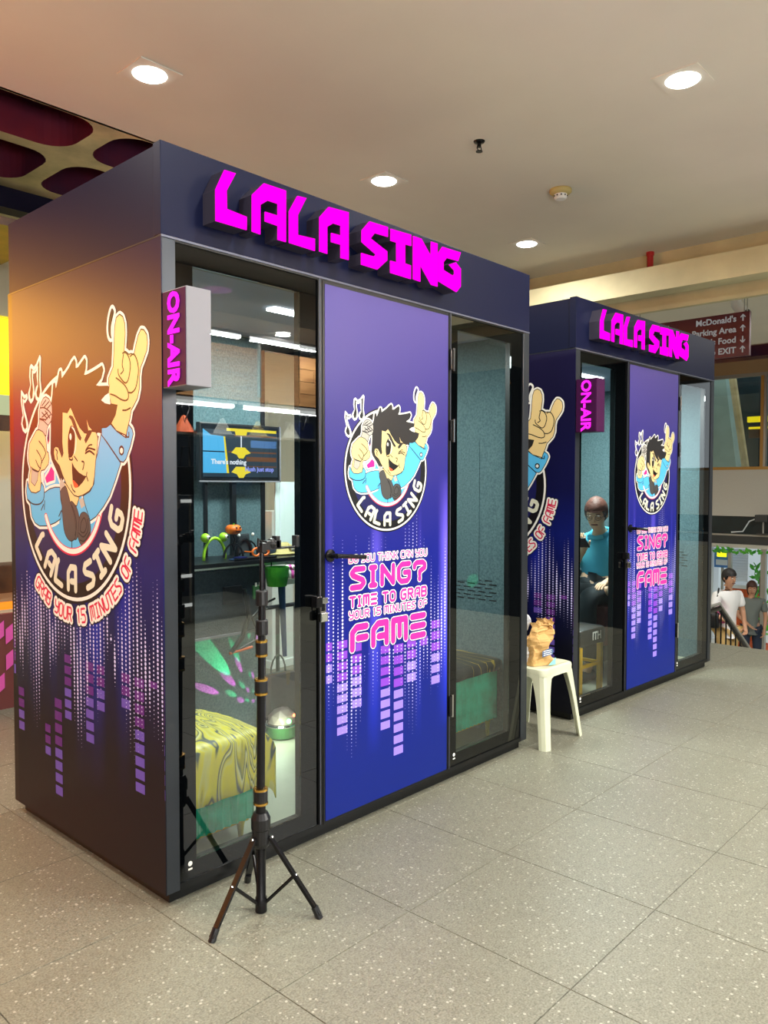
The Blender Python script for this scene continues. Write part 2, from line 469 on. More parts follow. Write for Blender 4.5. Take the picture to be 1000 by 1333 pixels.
# ------------------------------------------------------------------ techno lettering (grid 4 x 6)
GL = {
 'A': [[(0,0),(0,4.4),(1.4,6),(4,6),(4,0)], [(1.6,2.2),(4,2.2)]], 'B': [[(0,0),(0,6),(3.4,6),(4,5.2),(4,3.9),(3.2,3.1),(0.8,3.1)], [(3.2,3.1),(4,2.3),(4,.8),(3.2,0),(0,0)]],
 'C': [[(4,6),(1.2,6),(0,4.6),(0,1.2),(1,0),(4,0)]], 'D': [[(0,0),(0,6),(3,6),(4,4.8),(4,1.2),(3,0),(0,0)]],
 'E': [[(4,6),(0,6),(0,0),(4,0)], [(0,3),(4,3)]] , 'e': [[(0,6),(4,6)], [(0,3),(4,3)], [(0,0),(4,0)]],
 'F': [[(0,0),(0,4.6),(1.2,6),(4,6)], [(1.6,2.9),(4,2.9)]], 'G': [[(4,6),(1.2,6),(0,4.6),(0,1.2),(1,0),(3.2,0),(4,1),(4,3),(2.2,3)]],
 'H': [[(0,0),(0,6)], [(4,0),(4,6)], [(0,3),(4,3)]], 'I': [[(.6,6),(3.4,6)], [(2,6),(2,0)], [(.6,0),(3.4,0)]],
 'K': [[(0,0),(0,6)], [(4,6),(1.6,3.2),(4,0)], [(1.6,3.2),(0,3.2)]], 'L': [[(.5,6),(0,5.1),(0,0),(4,0)]],
 'M': [[(0,0),(0,6),(4,6),(4,0)], [(2,6),(2,1.2)]], 'N': [[(0,0),(0,6),(4,0),(4,6)]], 'O': [[(1,0),(0,1.2),(0,4.8),(1,6),(3,6),(4,4.8),(4,1.2),(3,0),(1,0)]],
 'R': [[(0,0),(0,6),(3.2,6),(4,5.2),(4,3.8),(3.2,3),(1,3)], [(2,3),(4,0)]], 'S': [[(4,6),(1,6),(0,4.8),(.4,4),(3.7,2.2),(4,1.2),(3,0),(0,0)]],
 'T': [[(0,6),(4,6)], [(2,6),(2,0)]], 'U': [[(0,6),(0,1.2),(1,0),(3,0),(4,1.2),(4,6)]], 'Y': [[(0,6),(0,4),(1,3),(4,3)], [(4,6),(4,1.2),(3,0),(.5,0)]],
 '1': [[(1,5),(2,6),(2,0)]], '5': [[(4,6),(0,6),(0,3.4),(3,3.4),(4,2.4),(4,1),(3,0),(0,0)]], '?': [[(0,4.4),(0,5.2),(.8,6),(3.2,6),(4,5.2),(4,4),(2,2.8),(2,1.7)], [(2,.45),(2,0)]],
}
def text_lines(txt, x0, x1, z0, z1, w):
    """strokes of a line of techno lettering that fills a rectangle"""
    adv = [(.55 if c == ' ' else (.72 if c in 'I1' else 1)) for c in txt]
    u = (x1-x0)/sum(adv); x = x0; out = []
    for c, a in zip(txt, adv):
        if c != ' ':
            gw = (a*u)-w*1.45
            for l in GL[c]: out.append([(x+w*.72+p[0]/4*gw, z0+w/2+p[1]/6*(z1-z0-w)) for p in l])
        x += a*u
    return out
def arc_text(txt, c, rad, h, a0, a1, gw, w):
    """strokes of lettering along an arc, reading with its feet outwards"""
    out = []
    for i, ch in enumerate(txt):
        if ch == ' ': continue
        t = a0+(a1-a0)*i/(len(txt)-1)
        t = R(t); er = Vector((math.cos(t), math.sin(t))); et = Vector((-er.y, er.x))
        for l in GL[ch]:
            out.append([tuple(Vector(c)+er*(rad+h/2-p[1]/6*h)+et*((p[0]/4-.5)*gw)) for p in l])
    return out
EMBLEM_OPS=[('s','white',30,1,0,[320,227,351,256,365,291,319,299,311,322,303,342,309,362,304,373,304,390,321,410,338,428,344,477,348,532,352,572,363,601,385,609,406,598,419,572,421,536,415,496,412,475,425,472,446,460,462,461,482,454,495,487,511,519,529,537,546,533,564,515,568,489,563,463,542,434,522,410,514,379,513,339,500,306,474,281,458,268,447,237,430,202,422,181,355,200]),('s','white',30,1,0,[-163,106,-173,131,-167,225,-167,318,-149,363,-141,408,-130,411,-121,382,-103,414,-86,452,-76,454,-70,421,-46,434,-7,457,19,478,39,488,48,475,47,450,69,452,101,470,122,482,131,472,127,444,112,419,130,417,178,424,219,432,254,440,262,425,247,398,200,373,229,367,298,362,309,353,286,330,246,316,274,303,313,294,363,294,362,274,345,248,317,227,289,215,249,212,266,199,254,194,220,201,202,196,148,181,51,214,1,262,-52,219,-55,128,-82,98,-57,37,-84,13,-117,56]),('s','white',30,1,0,[-280,230,-244,219,-223,202,-214,170,-211,139,-197,132,-191,110,-198,88,-234,67,-263,64,-274,51,-268,13,-277,-19,-317,-29,-361,-26,-383,-7,-375,39,-362,71,-380,104,-383,130,-370,176,-332,206,-302,228]),('s','white',30,1,0,[-212,361,-184,350,-160,323,-158,286,-169,262,-194,248,-205,236,-216,205,-244,219,-287,230,-271,264,-271,277,-270,309,-255,339,-233,357]),('s','white',30,1,0,[243,188,218,121,200,93,186,6,155,-23,100,-41,106,-58,124,-88,153,-131,195,-115,254,-76,300,-36,341,20,380,81]),('s','white',30,1,0,[249,212,283,212,312,222,355,195,424,167,430,191,441,213,462,198,469,182,450,142,418,96,402,86,380,89,343,118,288,161,248,188]),('s','white',30,1,0,[-398,16,-387,-10,-369,-26,-317,-34,-273,-19,-261,10,-244,-6,-237,-32,-188,-16,-139,-9,-98,-9,-93,-55,-80,-86,-95,-132,-143,-149,-213,-164,-285,-167,-328,-155,-357,-130,-371,-75,-400,-59,-407,-26]),('p','white',0,[-351,423,-361,460,-356,498,-344,506,-319,491,-293,504,-263,534,-255,525,-259,482,-263,435,-253,393,-255,362,-280,351,-301,362,-311,385,-300,406,-281,417,-290,453,-287,488,-309,472,-331,473,-335,451,-323,408,-321,379,-334,358,-353,349,-371,364,-374,390]),('s','white',9,1,0,[-351,423,-361,460,-356,498,-344,506,-319,491,-293,504,-263,534,-255,525,-259,482,-263,435,-253,393,-255,362,-280,351,-301,362,-311,385,-300,406,-281,417,-290,453,-287,488,-309,472,-331,473,-335,451,-323,408,-321,379,-334,358,-353,349,-371,364,-374,390]),('p','white',0,[-445,405,-431,394,-413,380,-393,386,-386,371,-410,355,-426,361,-425,341,-415,318,-397,284,-386,261,-391,235,-410,226,-433,237,-447,264,-439,290,-429,299,-436,319,-449,363]),('s','white',9,1,0,[-445,405,-431,394,-413,380,-393,386,-386,371,-410,355,-426,361,-425,341,-415,318,-397,284,-386,261,-391,235,-410,226,-433,237,-447,264,-439,290,-429,299,-436,319,-449,363]),('p','black',0,[-349,426,-354,462,-348,494,-320,478,-293,490,-266,520,-266,482,-270,435,-263,387,-276,363,-294,371,-298,387,-283,411,-280,498,-308,480,-338,482,-340,451,-330,402,-338,368,-354,362,-364,386]),('p','black',0,[-439,388,-421,369,-398,375,-412,363,-433,371,-433,335,-423,305,-405,275,-399,248,-414,238,-430,250,-439,267,-426,296,-441,356]),('s','white',13,1,1,[337,646,353,627,342,601,330,576,329,548,335,531,318,527,302,543,297,572,303,607,320,640]),('p','black',1,[337,632,328,603,319,572,321,543,313,547,308,573,317,610]),('s','white',22,1,0,[-171,78,-144,56,-145,22,-187,16,-215,10,-228,32,-192,57]),('p','magenta',0,[-171,78,-144,56,-145,22,-187,16,-215,10,-228,32,-192,57]),('p','black',0,[-93,-70,-102,-123,-110,-179,-118,-223,-65,-248,0,-255,58,-244,114,-221,158,-180,153,-131,118,-67,44,-53,-33,-54]),('p','blue',0,[-93,-70,-102,-123,-110,-179,-118,-223,-65,-248,0,-255,58,-244,114,-221,158,-180,153,-131,118,-67,44,-53,-33,-54]),('s','black',9,1,0,[243,188,218,121,200,93,186,6,155,-23,100,-41,106,-58,124,-88,153,-131,195,-115,254,-76,300,-36,341,20,380,81]),('p','blue',0,[243,188,218,121,200,93,186,6,155,-23,100,-41,106,-58,124,-88,153,-131,195,-115,254,-76,300,-36,341,20,380,81]),('s','black',9,1,0,[-398,16,-387,-10,-369,-26,-317,-34,-273,-19,-261,10,-244,-6,-237,-32,-188,-16,-139,-9,-98,-9,-93,-55,-80,-86,-95,-132,-143,-149,-213,-164,-285,-167,-328,-155,-357,-130,-371,-75,-400,-59,-407,-26]),('p','blue',0,[-398,16,-387,-10,-369,-26,-317,-34,-273,-19,-261,10,-244,-6,-237,-32,-188,-16,-139,-9,-98,-9,-93,-55,-80,-86,-95,-132,-143,-149,-213,-164,-285,-167,-328,-155,-357,-130,-371,-75,-400,-59,-407,-26]),('s','black',9,1,0,[-58,12,-8,-69,43,-77,63,-47,19,-24]),('p','skin',0,[-58,12,-8,-69,43,-77,63,-47,19,-24]),('s','black',6,1,0,[-163,106,-173,131,-167,225,-167,318,-149,363,-141,408,-130,411,-121,382,-103,414,-86,452,-76,454,-70,421,-46,434,-7,457,19,478,39,488,48,475,47,450,69,452,101,470,122,482,131,472,127,444,112,419,130,417,178,424,219,432,254,440,262,425,247,398,200,373,229,367,298,362,309,353,286,330,246,316,274,303,313,294,363,294,362,274,345,248,317,227,289,215,249,212,266,199,254,194,220,201,202,196,148,181,51,214,1,262,-52,219,-55,128,-82,98,-57,37,-84,13,-117,56]),('p','hair',0,[-163,106,-173,131,-167,225,-167,318,-149,363,-141,408,-130,411,-121,382,-103,414,-86,452,-76,454,-70,421,-46,434,-7,457,19,478,39,488,48,475,47,450,69,452,101,470,122,482,131,472,127,444,112,419,130,417,178,424,219,432,254,440,262,425,247,398,200,373,229,367,298,362,309,353,286,330,246,316,274,303,313,294,363,294,362,274,345,248,317,227,289,215,249,212,266,199,254,194,220,201,202,196,148,181,51,214,1,262,-52,219,-55,128,-82,98,-57,37,-84,13,-117,56]),('s','black',9,1,0,[320,227,351,256,365,291,319,299,311,322,303,342,309,362,304,373,304,390,321,410,338,428,344,477,348,532,352,572,363,601,385,609,406,598,419,572,421,536,415,496,412,475,425,472,446,460,462,461,482,454,495,487,511,519,529,537,546,533,564,515,568,489,563,463,542,434,522,410,514,379,513,339,500,306,474,281,458,268,447,237,430,202,422,181,355,200]),('p','skin',0,[320,227,351,256,365,291,319,299,311,322,303,342,309,362,304,373,304,390,321,410,338,428,344,477,348,532,352,572,363,601,385,609,406,598,419,572,421,536,415,496,412,475,425,472,446,460,462,461,482,454,495,487,511,519,529,537,546,533,564,515,568,489,563,463,542,434,522,410,514,379,513,339,500,306,474,281,458,268,447,237,430,202,422,181,355,200]),('s','black',9,1,0,[249,212,283,212,312,222,355,195,424,167,430,191,441,213,462,198,469,182,450,142,418,96,402,86,380,89,343,118,288,161,248,188]),('p','blue',0,[249,212,283,212,312,222,355,195,424,167,430,191,441,213,462,198,469,182,450,142,418,96,402,86,380,89,343,118,288,161,248,188]),('s','black',9,1,0,[-64,290,-24,284,2,304,15,291,39,260,76,222,112,200,137,196,167,203,202,199,216,178,210,135,197,93,187,35,174,0,143,-20,94,-35,57,-41,25,-36,-6,-18,-38,6,-70,43,-96,80,-116,93,-136,106,-145,131,-141,149,-127,156,-107,151,-94,135,-75,110,-61,128,-67,153,-70,174,-67,220]),('p','skin',0,[-64,290,-24,284,2,304,15,291,39,260,76,222,112,200,137,196,167,203,202,199,216,178,210,135,197,93,187,35,174,0,143,-20,94,-35,57,-41,25,-36,-6,-18,-38,6,-70,43,-96,80,-116,93,-136,106,-145,131,-141,149,-127,156,-107,151,-94,135,-75,110,-61,128,-67,153,-70,174,-67,220]),('s','black',9,1,0,[-212,361,-184,350,-160,323,-158,286,-169,262,-194,248,-205,236,-216,205,-244,219,-287,230,-271,264,-271,277,-270,309,-255,339,-233,357]),('p','steel',0,[-212,361,-184,350,-160,323,-158,286,-169,262,-194,248,-205,236,-216,205,-244,219,-287,230,-271,264,-271,277,-270,309,-255,339,-233,357]),('s','black',9,1,0,[-212,361,-184,350,-160,323,-158,286,-169,262,-194,248,-235,269,-271,277,-270,309,-255,339,-233,357]),('p','mic',0,[-212,361,-184,350,-160,323,-158,286,-169,262,-194,248,-235,269,-271,277,-270,309,-255,339,-233,357]),('s','black',9,1,0,[-280,230,-244,219,-223,202,-214,170,-211,139,-197,132,-191,110,-198,88,-234,67,-263,64,-274,51,-268,13,-277,-19,-317,-29,-361,-26,-383,-7,-375,39,-362,71,-380,104,-383,130,-370,176,-332,206,-302,228]),('p','skin',0,[-280,230,-244,219,-223,202,-214,170,-211,139,-197,132,-191,110,-198,88,-234,67,-263,64,-274,51,-268,13,-277,-19,-317,-29,-361,-26,-383,-7,-375,39,-362,71,-380,104,-383,130,-370,176,-332,206,-302,228]),('s','black',6,1,0,[-351,71,-292,58,-301,23,-327,0,-360,16]),('p','steel',0,[-351,71,-292,58,-301,23,-327,0,-360,16]),('p','skin',0,[132,251,149,224,173,209,146,206]),('p','white',0,[246,316,274,331,303,338,311,320,310,296,274,303]),('s','black',6,0,1,[409,465,400,430,408,410,389,399]),('s','black',6,0,1,[404,471,425,471,446,452,456,424,450,395,439,372,420,364,391,382,373,400,371,417]),('s','black',6,0,1,[456,454,477,460,497,442,509,411,506,379,490,341,464,327,443,329]),('s','black',6,0,1,[356,388,386,374,418,355,438,332,440,310,422,302,390,308,347,325,314,333]),('s','black',6,0,1,[400,269,426,268,453,274]),('s','black',6,0,1,[-281,185,-239,158,-218,133]),('s','black',6,0,1,[-304,148,-269,121,-255,95]),('s','black',6,0,1,[-313,106,-292,83,-270,70]),('s','black',6,0,1,[-218,133,-233,117,-262,93,-270,70]),('s','black',6,0,1,[-358,78,-336,65,-292,58,-277,67]),('s','black',6,0,1,[-262,321,-227,319,-185,303,-161,286]),('s','black',6,0,1,[-248,329,-212,349]),('s','black',6,0,1,[-234,319,-184,341]),('s','black',6,0,1,[-206,311,-171,327]),('s','black',6,0,1,[-249,301,-200,273]),('s','black',6,0,1,[-220,306,-179,275]),('s','black',6,0,1,[-249,282,-199,298]),('s','black',6,0,1,[-214,271,-172,287]),('s','black',6,0,1,[-400,-59,-348,-78,-282,-77,-245,-57,-237,-25]),('s','black',6,0,1,[-268,-102,-246,-79]),('s','black',6,0,1,[-239,-98,-235,-63]),('s','black',6,0,1,[-214,268,-235,272,-271,277]),('s','black',6,0,1,[419,176,440,172,441,188]),('s','black',6,0,1,[-108,-123,-88,-101]),('p','black',1,[389,144,405,135,405,116,389,108,373,117,373,136]),('p','white',1,[389,136,399,130,398,120,389,115,379,121,379,130]),('p','black',1,[7,234,26,228,38,200,33,156,23,123,-3,109,-19,121,-23,151,-20,194,-6,223]),('p','white',1,[0,205,9,196,7,182,-1,178,-9,187,-8,199]),('s','white',7,0,1,[13,228,35,212,45,179,40,144,29,126]),('p','hair',0,[-25,260,-5,276,20,270,39,251,63,214,90,183,81,172,62,183,32,221,7,257,-12,268]),('p','hair',0,[179,208,154,184,124,160,112,174,131,196,149,210]),('s','black',8,0,1,[120,123,153,131,188,117]),('s','black',7,0,1,[123,132,147,142,195,134]),('s','black',6,0,1,[123,135,148,152,172,154]),('s','black',7,0,1,[-16,118,-10,103,13,101,13,108]),('s','black',6,0,1,[29,114,54,96]),('s','black',7,0,1,[91,93,107,89,103,71,97,62]),('p','black',0,[9,93,28,72,65,51,102,39,127,36,95,12,57,-7,32,-7,14,15,9,60]),('p','tongue',1,[16,21,39,12,58,0,42,-9,23,-3]),('s','black',6,0,1,[130,50,127,36,138,18]),('s','black',6,0,1,[1,3,13,-15,32,-25]),('s','black',7,0,1,[-128,146,-114,136,-120,124,-115,105]),('p','steel',0,[-87,31,-51,3,-86,-27,-98,6]),('p','steel',0,[63,-53,97,-47,112,-76,81,-89]),('s','black',7,1,1,[-8,-69,31,-78,55,-107,66,-148,53,-191,27,-210,2,-175]),('p','phones',1,[-8,-69,31,-78,55,-107,66,-148,53,-191,27,-210,2,-175]),('s','black',7,1,1,[-58,-6,-92,-27,-80,-70,-75,-122,-63,-177,-37,-207,-5,-217,27,-204,34,-173,23,-120,-8,-69,-39,-12]),('p','phones',1,[-58,-6,-92,-27,-80,-70,-75,-122,-63,-177,-37,-207,-5,-217,27,-204,34,-173,23,-120,-8,-69,-39,-12]),('s','black',7,1,1,[86,-106,123,-108,147,-140,152,-169,139,-205,102,-230,71,-223,53,-197,60,-157,67,-125]),('p','phones',1,[86,-106,123,-108,147,-140,152,-169,139,-205,102,-230,71,-223,53,-197,60,-157,67,-125]),('s','black',5,0,1,[79,-142,104,-123,122,-152,103,-180,72,-175,79,-142]),('s','black',5,0,1,[59,-184,96,-198,134,-169,129,-129]),('s','black',5,0,1,[65,-211,108,-212,146,-178]),('s','black',5,0,1,[5,-78,30,-114,41,-155,28,-195]),('s','black',6,0,1,[1,-217,0,-254])]
DOOR_BARS=[(0.737, 0.78, 0.809, 0.642, 4), (0.809, 0.869, 0.807, 0.413, 9), (0.899, 0.955, 0.784, 0.509, 6), (1.076, 1.137, 0.748, 0.374, 8), (1.163, 1.226, 0.74, 0.239, 10), (1.253, 1.315, 0.752, 0.555, 4), (1.347, 1.401, 0.749, 0.694, 1), (1.43, 1.493, 0.815, 0.512, 6)]
SIDE_BARS=[(-1.227, -1.2, 0.777, 0.621, 3), (-1.174, -1.119, 0.569, 0.383, 4), (-0.915, -0.866, 0.459, 0.331, 3), (-0.824, -0.762, 0.583, 0.186, 8), (-0.733, -0.678, 0.777, 0.518, 6), (-0.556, -0.495, 0.776, 0.464, 7), (-0.468, -0.41, 0.776, 0.604, 4), (-0.286, -0.227, 0.775, 0.648, 3), (-0.192, -0.131, 0.774, 0.365, 9), (-0.1, -0.046, 0.777, 0.745, 1), (-0.002, 0.012, 0.778, 0.38, 8)]
SIGN_LETTERS=[('L', [(0.203, 2.539), (0.251, 2.541), (0.212, 2.471), (0.213, 2.409), (0.298, 2.403), (0.297, 2.357), (0.166, 2.357), (0.166, 2.463)]), ('A', [(0.322, 2.487), (0.375, 2.542), (0.479, 2.544), (0.478, 2.356), (0.439, 2.356), (0.44, 2.406), (0.38, 2.408), (0.38, 2.442), (0.44, 2.443), (0.44, 2.486), (0.394, 2.486), (0.359, 2.461), (0.358, 2.356), (0.321, 2.358)]), ('L', [(0.535, 2.54), (0.58, 2.544), (0.537, 2.47), (0.537, 2.396), (0.623, 2.401), (0.623, 2.355), (0.494, 2.357), (0.494, 2.473)]), ('A', [(0.648, 2.49), (0.696, 2.541), (0.806, 2.548), (0.806, 2.359), (0.762, 2.358), (0.762, 2.41), (0.71, 2.409), (0.71, 2.444), (0.762, 2.446), (0.762, 2.485), (0.721, 2.484), (0.688, 2.462), (0.688, 2.358), (0.647, 2.359)]), ('S', [(0.927, 2.542), (1.04, 2.546), (1.04, 2.505), (0.959, 2.502), (0.934, 2.474), (1.036, 2.443), (1.036, 2.406), (0.975, 2.355), (0.879, 2.356), (0.879, 2.403), (0.955, 2.404), (0.966, 2.416), (0.882, 2.448), (0.882, 2.495)]), ('I', [(1.058, 2.543), (1.191, 2.549), (1.192, 2.501), (1.151, 2.499), (1.151, 2.417), (1.19, 2.416), (1.19, 2.357), (1.057, 2.358), (1.056, 2.409), (1.096, 2.41), (1.095, 2.494), (1.058, 2.493)]), ('N', [(1.205, 2.547), (1.261, 2.548), (1.329, 2.485), (1.329, 2.551), (1.375, 2.552), (1.376, 2.359), (1.332, 2.359), (1.253, 2.433), (1.254, 2.358), (1.206, 2.36)]), ('G', [(1.411, 2.546), (1.55, 2.55), (1.53, 2.506), (1.444, 2.503), (1.42, 2.478), (1.42, 2.443), (1.488, 2.43), (1.502, 2.441), (1.501, 2.457), (1.461, 2.476), (1.512, 2.497), (1.551, 2.474), (1.551, 2.392), (1.518, 2.36), (1.382, 2.385), (1.381, 2.512)])]
LED_SPOTS=[(1.039, 0.533, 1, 146.5, 11.1), (1.19, 0.528, 1, 79.7, 5.2), (1.216, 0.448, 0, 65.9, 5.3), (1.238, 0.701, 0, 347.8, 2.7), (1.278, 0.638, 1, 138.7, 2.5), (1.336, 0.592, 0, 163.3, 2.7), (1.149, 0.382, 0, 58.2, 7.7), (1.236, 0.335, 1, 12.1, 6.3), (1.01, 0.354, 0, 134.9, 5.8), (1.164, 0.301, 1, 18.0, 7.6), (1.273, 0.302, 0, 10.0, 6.9), (1.226, 0.254, 0, 10.4, 9.8), (1.27, 0.245, 1, 3.1, 8.7), (1.309, 0.379, 0, 22.7, 4.5), (1.289, 0.388, 1, 16.1, 3.6), (1.308, 0.288, 1, 3.7, 5.8), (1.312, 0.231, 0, 2.5, 11.1), (1.343, 0.349, 1, 8.5, 4.4), (1.341, 0.514, 1, 53.3, 2.5), (1.336, 0.282, 0, 4.8, 5.1)]

# ------------------------------------------------------------------ THE SETTING
TX, TY = .578, .615
# screed under the tiles, and the terrazzo tiles with open joints
FX0, FX1, FY0, FY1 = -.02-TX*8, 5.95, -TY*8, TY*7
fl = MB().box(FX0, FX1, FY0, FY1, -.3, -.006, 'frame_black').box(FX0, FX1, FY0, FY1, -.0065, -.0035, 'grill').obj('floor', kind='structure')
tile_me = None
nx = int((FX1-FX0)/TX)+1; ny = int(round((FY1-FY0)/TY))
def tile(x0, x1, y0, y1):
    g = .0011; b = .001
    mb = MB()
    mb.add([(x0+g, y0+g, -.0034), (x1-g, y0+g, -.0034), (x1-g, y1-g, -.0034), (x0+g, y1-g, -.0034),
            (x0+g+b, y0+g+b, 0), (x1-g-b, y0+g+b, 0), (x1-g-b, y1-g-b, 0), (x0+g+b, y1-g-b, 0)],
           [(4, 5, 6, 7), (0, 1, 5, 4), (1, 2, 6, 5), (2, 3, 7, 6), (3, 0, 4, 7)], 'terrazzo')
    return mb
for i in range(nx):
    for j in range(ny):
        x0 = FX0+i*TX; y0 = FY0+j*TY
        if x0+TX > FX1: tile(0, FX1-x0, 0, TY).obj('floor_tile', fl).location = (x0, y0, 0); continue
        if tile_me is None:
            o = tile(0, TX, 0, TY).obj('floor_tile', fl); tile_me = o.data
        else:
            o = bpy.data.objects.new('floor_tile', tile_me); COL.objects.link(o); o.parent = fl
        o.location = (x0, y0, 0)

CZ = 3.5; CE = 1.914; FX = 5.33
MB().box(-5, FX, -4.9, CE, CZ, CZ+.12, 'ceiling_paint').obj('ceiling', kind='structure')
# far ceiling beyond the beams, and its red recess
MB().box(FX+.06, 10.0, -4.9, 6, 3.4, 3.55, 'ceiling_paint').obj('ceiling_far', kind='structure')
MB().box(10.0, 10.08, -4.9, 6, 3.4, 3.9, 'coffer_red').box(10.08, 13, -4.9, 6, 3.86, 3.95, 'coffer_red').box(12.6, 12.98, -4.9, 6, 3.64, 3.86, 'coffer_red').box(10.08, 10.9, -4.9, 6, 3.55, 3.6, 'coffer_red').obj('ceiling_recess', kind='structure')
MB().box(FX, FX+.06, -4.9, 6, 3.0, CZ+.12, 'cream_paint').obj('trim_1', kind='structure')
MB().box(4.99, 5.19, -4.9, 6, 3.089, 3.298, 'cream_paint').obj('trim_2', kind='structure')
# red coffered ceiling with rounded openings in a cream lattice
def rrect(x0, x1, y0, y1, r, n=6):
    out = []
    for cx, cy, a0 in ((x1-r, y0+r, -90), (x1-r, y1-r, 0), (x0+r, y1-r, 90), (x0+r, y0+r, 180)):
        for k in range(n+1):
            a = R(a0+90*k/n); out.append((cx+r*math.cos(a), cy+r*math.sin(a)))
    return out
holes = []
for i in range(-4, 6):
    x0 = -.03+i*1.0-.02
    holes.append(rrect(x0, x0+.88, CE+.004, 2.42, .17)); holes.append(rrect(x0, x0+.88, 2.53, 3.14, .17)); 
mbl = MB()
outer = [(-5, CE), (FX, CE), (FX, 3.27), (-5, 3.27)]
fl_ = Flat(); fl_.poly(outer, 'lattice_paint')
for h_ in holes:
    if h_[0][0] < FX-.1: fl_.poly(h_, None)
fl_.into(mbl, lambda u, v: (u, v, CZ)); fl_.into(mbl, lambda u, v: (u, v, CZ+.03))
for h_ in holes:
    n = len(h_); mbl.add([(x, y, CZ) for x, y in h_]+[(x, y, CZ+.42) for x, y in h_], [(i, (i+1) % n, (i+1) % n+n, i+n) for i in range(n)], 'coffer_red')
lat = mbl.obj('ceiling_lattice', kind='structure')
cof = MB()
cof.box(-5, FX, CE, 3.27, CZ+.42, CZ+.46, 'coffer_red').box(-5, FX, CE-.02, CE, CZ+.0, CZ+.42, 'coffer_red')
for k in range(11): cof.box(-4.14+k, -4.05+k, CE, 3.27, CZ+.031, CZ+.42, 'coffer_red')
cof.box(-5, FX, 2.43, 2.52, CZ+.031, CZ+.42, 'coffer_red').box(-5, FX, 3.16, 3.27, CZ+.031, CZ+.42, 'coffer_red')
cof.obj('coffer_box', lat)
MB().box(-5, FX, 3.27, 3.42, 3.36, CZ+.46, 'header_navy').obj('trim_3', kind='structure')
MB().box(-5, FX, 3.42, 4.6, CZ-.0, CZ+.1, 'cream_wall').obj('ceiling_back', kind='structure')
# walls around the hall
MB().box(-5, -4.9, -4.9, 4.6, -.3, 3.6, 'brown_wood').obj('wall_left', kind='structure')
wl = MB()
wl.box(-4.9, 2.3, -4.9, -4.8, 0, 3.5, 'opposite_wall').box(5.05, 13, -4.9, -4.8, -1.8, 3.95, 'opposite_wall')
wl.box(2.3, 5.05, -6.6, -6.5, 0, 3.1, 'opposite_wall').box(2.3, 2.36, -6.6, -4.8, 0, 3.1, 'opposite_wall').box(5.0, 5.05, -6.6, -4.8, 0, 3.1, 'opposite_wall').box(2.3, 5.05, -6.6, -4.8, 3.1, 3.2, 'cream_wall')
wl.box(2.3, 5.05, -6.6, -4.92, -.05, 0, 'concrete')
wl.obj('wall_front', kind='structure')
MB().box(-4.9, 8.0, -4.8, -3.95, 3.12, 3.49, 'ceiling_paint').obj('trim_4', kind='structure')
wb = MB()
wb.box(-4.9, 1.6, 4.6, 4.7, -.3, 3.6, 'cream_wall').box(4.2, 13, 4.6, 4.7, -1.8, 3.95, 'cream_wall').box(1.6, 4.2, 4.6, 4.7, 2.4, 3.6, 'cream_wall').box(1.6,4.2,4.6,4.7,-.3,.0,'cream_wall')
wb.obj('wall_back', kind='structure')

# far wall with ribbon window, parapet, shutter band and the way out
FW = 13.0
w = MB()
w.box(FW, FW+.2, -4.9, 6, 3.42, 3.9, 'brown_wall')
w.box(FW, FW+.2, -4.9, 6, .92, 1.74, 'parapet')
w.box(FW+.06, FW+.2, -4.9, 6, .6, .92, 'dark_teal')
w.box(FW-.05, FW+.2, -4.9, 6, .43, .58, 'grill').box(FW-.07, FW+.2, -4.9, 6, .575, .605, 'alu').box(FW-.04, FW+.2, -4.9, 6, .36, .43, 'parapet')
w.box(FW, FW+.2, 2.95, 6, -1.7, .36, 'cream_wall').box(FW, FW+.2, -4.9, .6, -1.7, .36, 'cream_wall')
w.obj('wall_right', kind='structure')
win = MB(); win.box(FW+.02, FW+.1, -4.9, 6, 3.36, 3.42, 'alu').box(FW-.01, FW+.1, -4.9, 6, 1.74, 1.79, 'window_gold')
for k in range(9):
    y = 5.40-k*1.1-.02
    win.box(FW, FW+.1, y-.05, y, 1.79, 3.36, 'window_gold').box(FW+.01, FW+.1, y-.09, y-.05, 1.79, 3.36, 'alu')
wf = win.obj('window_1', kind='structure')
for k in range(8):
    y = 5.38-k*1.1
    MB().box(FW+.05, FW+.058, y-1.06, y-.05-.02, 1.79, 3.36, 'far_glass').obj('pane', wf)
# slanted structure seen through the far window
wc = MB()
wc.add([(14.2, 5.5, 1.0), (14.2, 5.5, 4), (14.2, 3.16, 4), (14.2, 2.76, 1.0), (14.5, 5.5, 1), (14.5, 5.5, 4), (14.5, 3.16, 4), (14.5, 2.76, 1)], [(0, 1, 2, 3), (3, 2, 6, 7), (7, 6, 5, 4)], 'concrete_pale')
wc.box(15.5, 15.6, -4, 6, .9, 4.4, 'dark_teal')
o = wc.obj('slanted_wall'); tag(o, 'pale grey slanted concrete slab behind the far ribbon window', 'wall')
cb = MB()
cb.tube([(14.0, 2.97, 4), (14.0, 2.51, 1.0)], .07, 'lattice_paint', 8)
tag(cb.obj('slanted_column'), 'slim cream slanted column behind the far ribbon window', 'column')
cs = MB().box(13.7, 13.8, 2.12, 2.52, 2.62, 2.72, 'screen_yellow').box(13.7, 13.8, 2.12, 2.49, 2.33, 2.54, 'brown_wood').box(13.69, 13.7, 2.12, 2.49, 2.49, 2.53, 'screen_yellow')
tag(cs.obj('lit_sign'), 'small yellow lit sign behind the far ribbon window', 'sign')

